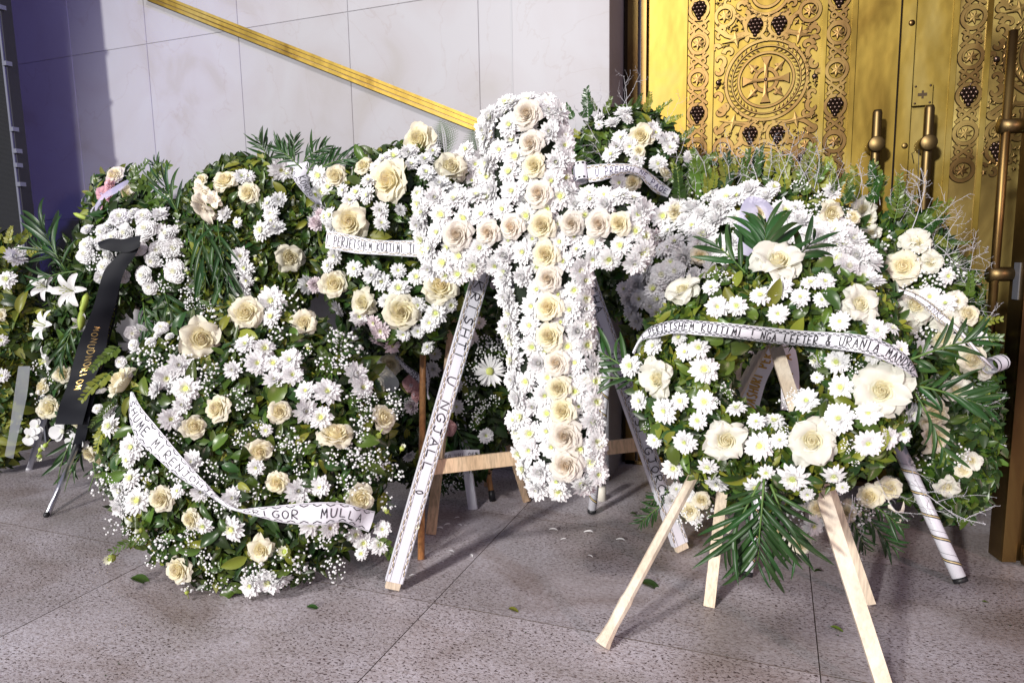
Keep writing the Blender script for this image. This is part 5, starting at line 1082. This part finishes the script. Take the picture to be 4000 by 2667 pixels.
ribbon(W9.root,Z0('E',[(900,1400,810,1370),(900,1290,800,1270),(905,1200,808,1180),(915,1140,830,1100),(900,1110,870,1062),(925,1120,935,1072),(950,1160,985,1110),(970,1230,1020,1190),(990,1290,1030,1260)]),'',W9,border=0,base='ribl',off=.09,blabel='lilac sheer bow')
# lower front of the same wreath, seen under the front one
tq=T('Q')
W9.flowers([(1640,340,130),(1510,430,110),(1740,290,110),(1250,600,100),(1120,530,90),(640,420,100),(700,360,90),(1350,400,110),(830,500,80)],tq,ROSE[:2]+GROSE[:1],'rose',off=.02,tilt=.3)
W9.flowers([(1320,500,140),(560,300,90),(1260,370,130),(660,460,90),(530,360,90),(620,330,90),(1420,480,90),(1190,560,80)],tq,CARN+MUM[:2],'carnation',off=.02,tilt=.3)
W9.gyp([(600,450,60),(720,420,60),(1580,450,70),(1450,330,60),(1600,400,60),(680,480,50),(1480,520,50),(1220,480,60)],tq,off=.03)
for a in ((3330,1960,3480,2110),(3300,1980,3380,2120),(3380,1950,3520,2040),(2600,1960,2500,2030),(2640,1900,2540,1950)): frp(W9,*a,.0,-.02,nleaf=8,ll=.5,wid=1.0)
for a in ((3330,1930,3350,2140),(3340,1940,3310,2120),(3560,1880,3780,2110),(3540,1800,3690,1980),(3420,1850,3480,2050)): sprp(W9,*a,ms=TWIG,off=.05,name='white_twig')
rA=[(2960,1610,2885,1585,2.27),(2990,1500,2915,1480,2.27),(3030,1410,2950,1395,2.27),(3050,1330,2985,1330,2.27)]
ribbon(W9.root,[(c[2],c[3],c[0],c[1],c[4]) for c in rA],'DASHURI PËR A',None,cover=(.02,.97),hgt=.5,border=0,ink='goldp',bold=2.4,blabel='white satin ribbon tail printed in gold, seen through the front wreath')
ribbon(W9.root,[(3050,1600,3110,1600,2.29),(3050,1500,3122,1500,2.29),(3040,1420,3118,1420,2.29),(3030,1330,3100,1330,2.29)],' I T A ',None,cover=(.1,.95),hgt=.4,border=0,ink='goldp',bold=2,blabel='second white satin ribbon tail')
# ================================================================== RIGHT WREATH WITH OPEN ROSES
tl=T('L'); ts_=T('S')
W10=Wr('wreath','shaded wreath of open ivory roses, boxwood and frosted twigs beside the open bronze door','wreath',3615,1430,280,600,2.74,9,.13,rot=-12,face=.4)
W10.body(); W10.foliage(4200,(40,75),mats=('fold','folm'),wts=(5,3)); W10.leaves(190,(45,85),off=(-.02,.02),wts=[4,4,3,1,1,1])
R10=[(310,60,120),(375,140,110),(260,165,190),(100,20,90),(300,340,170),(270,400,120),(440,400,120),(480,310,100),(530,370,120),(550,560,140),(380,900,170),(370,840,100),(550,1010,100),(520,1045,90),(440,1110,120),(120,1165,120),(20,1220,100),(200,1120,90),(480,690,130),(400,790,120),(430,480,110),(600,620,80)]
W10.flowers(R10,tl,OROSE+ROSE[2:],'rose',off=.02,tilt=.45,sc=.92)
W10.flowers([(1030,240,190),(1090,430,160),(1060,300,120),(1370,480,140),(1530,600,130)],ts_,OROSE,'rose',off=.02,tilt=.4)
W10.flowers([(370,290,100),(440,320,100),(240,430,90),(330,520,90),(600,470,70),(380,770,90),(450,200,80),(500,480,80)],tl,MUM[:3],'chrysanthemum',off=.03,tilt=.3)
W10.gyp([(160,60,60),(330,230,60),(380,240,60),(300,460,50),(350,480,60),(250,280,50),(500,980,50),(160,1200,60),(320,100,50),(470,180,60),(330,1010,50)],tl,off=.03)
for a in ((3400,800,3440,700),(3460,800,3520,730),(3340,790,3310,740),(3480,860,3560,800),(3560,900,3660,790),(3580,850,3680,860),(3430,760,3430,680),(3520,780,3500,700),(3700,1060,3860,1080),(3720,1080,3830,1060),(3740,1300,3900,1310),(3760,1260,3900,1240),(3780,1450,3880,1430),(3700,950,3790,940),(3760,1650,3860,1620),(3640,920,3720,960),(3740,1400,3880,1500),(3500,800,3580,760),(3410,740,3400,640),(3640,860,3700,780)): sprp(W10,*a,off=.05)
for a in ((3560,900,3680,680),(3600,900,3730,780),(3640,860,3760,870),(3600,830,3610,690),(3660,1000,3840,990),(3680,1030,3850,1040),(3700,1180,3880,1210),(3660,960,3800,1060),(3740,1240,3900,1270),(3700,1500,3850,1640),(3720,1560,3880,1790),(3690,1060,3830,950),(3620,1000,3720,840),(3700,1000,3790,920),(3560,800,3560,700),(3700,1100,3820,1140)): sprp(W10,*a,ms=TWIG,off=.07,name='white_twig')
ribbon(W10.root,Z0('L',[(232,250,240,280),(300,270,300,300),(370,310,350,340),(430,360,400,390),(500,425,480,440),(560,495,540,500),(610,550,590,560),(650,600,640,606)]),'  T .ANKI            ',W10,cover=(.02,.98),hgt=.5,border=2,off=.10,bold=.9,blabel='grey shaded ribbon with black letters')
p=W10.P(3865,1430,.08); q=W10.P(3912,1414,.08)
put('ribbon_roll',MB().tube([p,q],[.026,.026],16,cap=False).mesh('ribbon_roll',['rib']),W10.root)
for t in (.2,.8): c=p+(q-p)*t; put('border_print',MB().tube([c,c+(q-p)*.08],.0265,16,cap=False).mesh('border_print',['ink']),W10.root)
ribbon(W10.root,[(3470,1950,3470,1990,2.45),(3490,1985,3490,2035,2.44),(3515,1995,3515,2045,2.44),(3530,1955,3530,2000,2.45)],'',None,border=0,base='ribc',blabel='small cream ribbon loop near the floor')
for k in range(26):
    x=3330+k*19+random.uniform(-12,12); y=760+max(0,k-6)*22+random.uniform(-20,20); a_=random.uniform(-.3,.9); h_=random.uniform(70,170); sprp(W10,x,y+40,x+h_*a_,y-h_*(1-.5*abs(a_)),ms=SPRIG if k%2 else TWIG,off=random.uniform(.0,.08),name='sprig' if k%2 else 'white_twig')
# striped legs
def striped(root,p,q,r):
    p,q=np.array(p,float),np.array(q,float); L=np.linalg.norm(q-p); lg=put('leg',MB().tube([p,p+(q-p)*.5,q],r,12).mesh('leg',['foil']),root)
    d=nrm(q-p); a=nrm(np.cross(d,[0,1,0])); b=np.cross(a,d); k=int(L/.075)-1
    for i in range(k):
        for oo,m,wv in ((0,'ink',.004),(.0042,'goldt',.004),(.0084,'ink',.0035),(.03,'ink',.0012)):
            V=[];Fc=[]
            for j in range(15):
                t=j/14*6.283; s=.0+i*.075+oo+.075*j/14
                for w_ in (0,wv): V.append(p+d*(s+w_)+(a*math.cos(t)+b*math.sin(t))*(r+.0008))
                if j: Fc.append((2*j-2,2*j-1,2*j+1,2*j))
            put('stripe',mesh('stripe',V,Fc,m),lg)
    put('foot_cap',MB().tube([p-d*.004,p+d*.012],r*1.04,12).mesh('foot_cap',['black']),lg)
E9=thing('easel','silver wrapped easel with black and gold spiral stripes at the far right','easel',tuple(flo(3300,2250)))
striped(E9,flo(3752,2282)+[0,0,.012],aty(3490,1700,2.62),.0215); striped(E9,flo(2918,2258)+[0,0,.012],aty(3000,1700,2.45),.017)
E8=thing('easel','silver foil easel leg with dark spiral stripes behind the foot of the cross','easel',tuple(flo(2312,2005)))
striped(E8,flo(2312,2008)+[0,0,.012],aty(2375,1420,2.62),.0175)
# ================================================================== DARK WREATH LOW BEHIND THE CROSS, LEFT
tm=T('M')
W11=Wr('wreath','low shaded wreath with a pale gerbera and pink daisies, behind the left ribbon leg','wreath',1710,1480,310,430,2.66,6,.11,face=.5)
W11.body(shr=.88); W11.foliage(3400,(36,70),mats=('fold','folm'),wts=(6,2)); W11.leaves(170,(55,110),off=(-.02,.03),wts=[4,4,3,.4,1,.4])
W11.fl('gerbera',GERB,tm[0]+805*tm[2],tm[1]+235*tm[2],120,.06,.2,label='pale gerbera')
W11.flowers([(460,220,110),(420,85,100),(470,130,90),(600,450,100),(780,630,100),(310,750,90),(600,320,90),(660,60,90),(680,10,90),(740,-60,90),(640,-90,80),(700,30,80)],tm,MUM[:4],'chrysanthemum',off=.04,tilt=.3)
W11.flowers([(330,310,120),(330,450,110),(550,580,110),(360,380,90),(170,40,110),(220,80,100),(500,560,90)],tm,PCARN+PMUM,'pink_chrysanthemum',off=.04,tilt=.3)
W11.flowers([(200,200,170),(120,320,120)],tm,[ROSE[1]],'rose',off=.05)
W11.gyp([(780,110,80),(850,200,60),(700,400,60),(740,500,60),(830,420,50),(550,900,60),(600,930,50),(520,950,50),(680,300,60),(250,430,60),(700,200,60),(770,60,60),(820,60,60),(740,140,50),(860,130,50),(700,560,50),(760,440,50),(620,480,50),(250,480,50),(300,420,50),(640,860,40),(220,400,50),(880,60,50)],tm,off=.05,k=1.7)
ribbon(W11.root,Z0('M',[(230,130,225,165),(300,200,280,225),(370,250,350,290),(430,330,400,330)]),'  NO  ',W11,cover=(.3,.95),hgt=.5,border=3,off=.06,blabel='narrow white lettered ribbon')
ribbon(W11.root,Z0('M',[(420,190,400,210),(440,270,415,290),(430,360,420,390),(440,400,430,410)]),'',W11,border=3,off=.07,blabel='curled white ribbon end')
ribbon(W11.root,Z0('M',[(460,760,470,800),(560,725,560,775),(640,715,650,770),(740,715,745,755)]),'NM PO UNI OFE',W11,cover=(.03,.97),hgt=.4,border=0,off=.07,bold=.8,blabel='white handwritten ribbon low in the shade')
for a in ((1750,1700,1720,1880),(1760,1640,1860,1780),(1700,1780,1660,1900)): frp(W11,*a,.02,.05,nleaf=7,ll=.5,wid=1.0)
ribbon(W11.root,[(1440,1390,1450,1410,2.35),(1500,1420,1440,1450,2.33),(1560,1500,1520,1540,2.35),(1500,1560,1470,1600,2.35)],'',None,border=0,base='cello',blabel='crumpled cellophane')
E11=thing('easel','brown varnished wooden easel with black rubber feet behind the cross','easel',tuple(flo(1800,2000)))
put('leg',MB().tube([flo(1645,2185),aty(1652,1390,2.42),aty(1690,900,2.58)],[.0125,.0125,.0115],12).mesh('leg',['wood3']),E11)
q0=flo(1925,1955); lg=put('leg',MB().tube([q0,aty(1835,1440,2.80)],.0125,12).mesh('leg',['wood3']),E11); d=nrm(aty(1835,1440,2.80)-q0); put('foot_cap',MB().tube([q0-d*.0,q0+d*.045],.0145,12).mesh('foot_cap',['black']),lg)
put('leg',MB().bar(flo(2060,1960),aty(1925,1530,2.85),.03,.018,(0,-1,0)).mesh('leg',['wood'],False),E11)
put('leg',MB().bar(flo(1905,1900),aty(1922,1590,2.95),.03,.018,(0,-1,0)).mesh('leg',['wood'],False),E11)
E12=thing('easel','flat leg wrapped in clear plastic film left of the cross foot','easel',tuple(flo(1845,1988)))
put('leg',MB().bar(flo(1848,1988),aty(1795,1600,2.6),.040,.012,(0,-1,.1)).mesh('leg',['foil'],False),E12)
for f_ in PEND: f_()
# ================================================================== fallen petals and leaves
PL=['loose white petal on the floor nearest the wall, right of the plain pine leg','curled petal of the back row beside the round orange leg','long petal in the middle of the back left petals','tiny petal scrap, rightmost of the back left group','larger petal of the overlapping pair on the floor','smaller petal of the overlapping pair on the floor','petal lying on the long diagonal floor joint','small petal left of the overlapping pair','greyish petal nearest the foot of the left ribbon leg','thin flat petal straight below the foot of the cross','long petal right of the thin one below the cross','short plump petal alone in the middle of the floor','petal nearest the right ribbon leg','petal in front of the others on the right slab','thin curved petal touching the pine leg']
pm_=MB(); V_,F_=petal(1,.34,.35,-.25,.6,5,3,tip=.6,base=.4); pm_.add(V_-[0,.5,0],F_,0); PET=pm_.mesh('fallen_petal',['petal'])
for i,(x,y,a,s) in enumerate([(605,1135,30,28),(545,1178,40,38),(620,1180,-30,36),(655,1182,0,18),(570,1345,-20,44),(575,1362,-15,30),(690,1368,-45,42),(510,1405,-20,36),(335,1490,30,40),(1195,1210,0,48),(1410,1224,10,52),(1258,1268,30,34),(1605,1272,-5,50),(1420,1372,-30,36),(500,1198,5,34)]):
    p=flo(tm[0]+x*tm[2],tm[1]+y*tm[2])+[0,0,.003]; an=math.radians(a-90)
    o=put('petal',PET,None,Matrix.Translation(p)@Matrix.Rotation(an,4,'Z')@Matrix.Rotation(random.uniform(-.1,.1),4,'X')@Matrix.Scale(s*tm[2]*pxm(p)*1.15,4)); tag(o,PL[i],'petal','loose petals on the stone floor')
for x,y,s,mi,lab in ((513,2259,88,1,'green leaf with a torn end on the floor left of the front left wreath'),(1198,2373,46,0,'dark green leaf on the floor in front of the front left wreath'),(1987,2378,40,3,'olive leaf lying by the crossing of two floor joints'),(2500,2275,80,0,'crumpled dark leaf behind the left leg of the pale easel'),(3243,2451,44,1,'small green leaf on the floor left of the right easel leg'),(2460,2007,26,0,'dark speck of leaf on the floor right of the cross foot'),(3180,2236,46,2,'brown dry leaf scrap under the hanging palm'),(3835,2352,22,1,'tiny green leaf on the floor near the bronze door')):
    p=flo(x,y)+[0,0,.004]; o=put('fallen_leaf',LEAF[mi],None,Matrix.Translation(p)@Matrix.Rotation(random.uniform(-1.9,-.9),4,'Z')@Matrix.Rotation(.08,4,'Y')@Matrix.Scale(s*pxm(p)*1.2,4)); tag(o,lab,'leaf')
b=MB()
for _ in range(420):
    x,y=random.uniform(-3.,1.2),random.uniform(.9,3.0); s=random.uniform(.0012,.004); a=random.random()*6.28; c,q=math.cos(a)*s,math.sin(a)*s*1.0
    b.add([(x-c,y-q,.0005),(x+q*.5,y-c*.5,.0005),(x+c,y+q,.0012),(x-q*.5,y+c*.5,.0016)],[(0,1,2,3)])
tag(put('litter',b.mesh('litter',['leafd'],False)),'tiny leaf crumbs and dirt scattered over the stone floor','litter',None,'stuff')
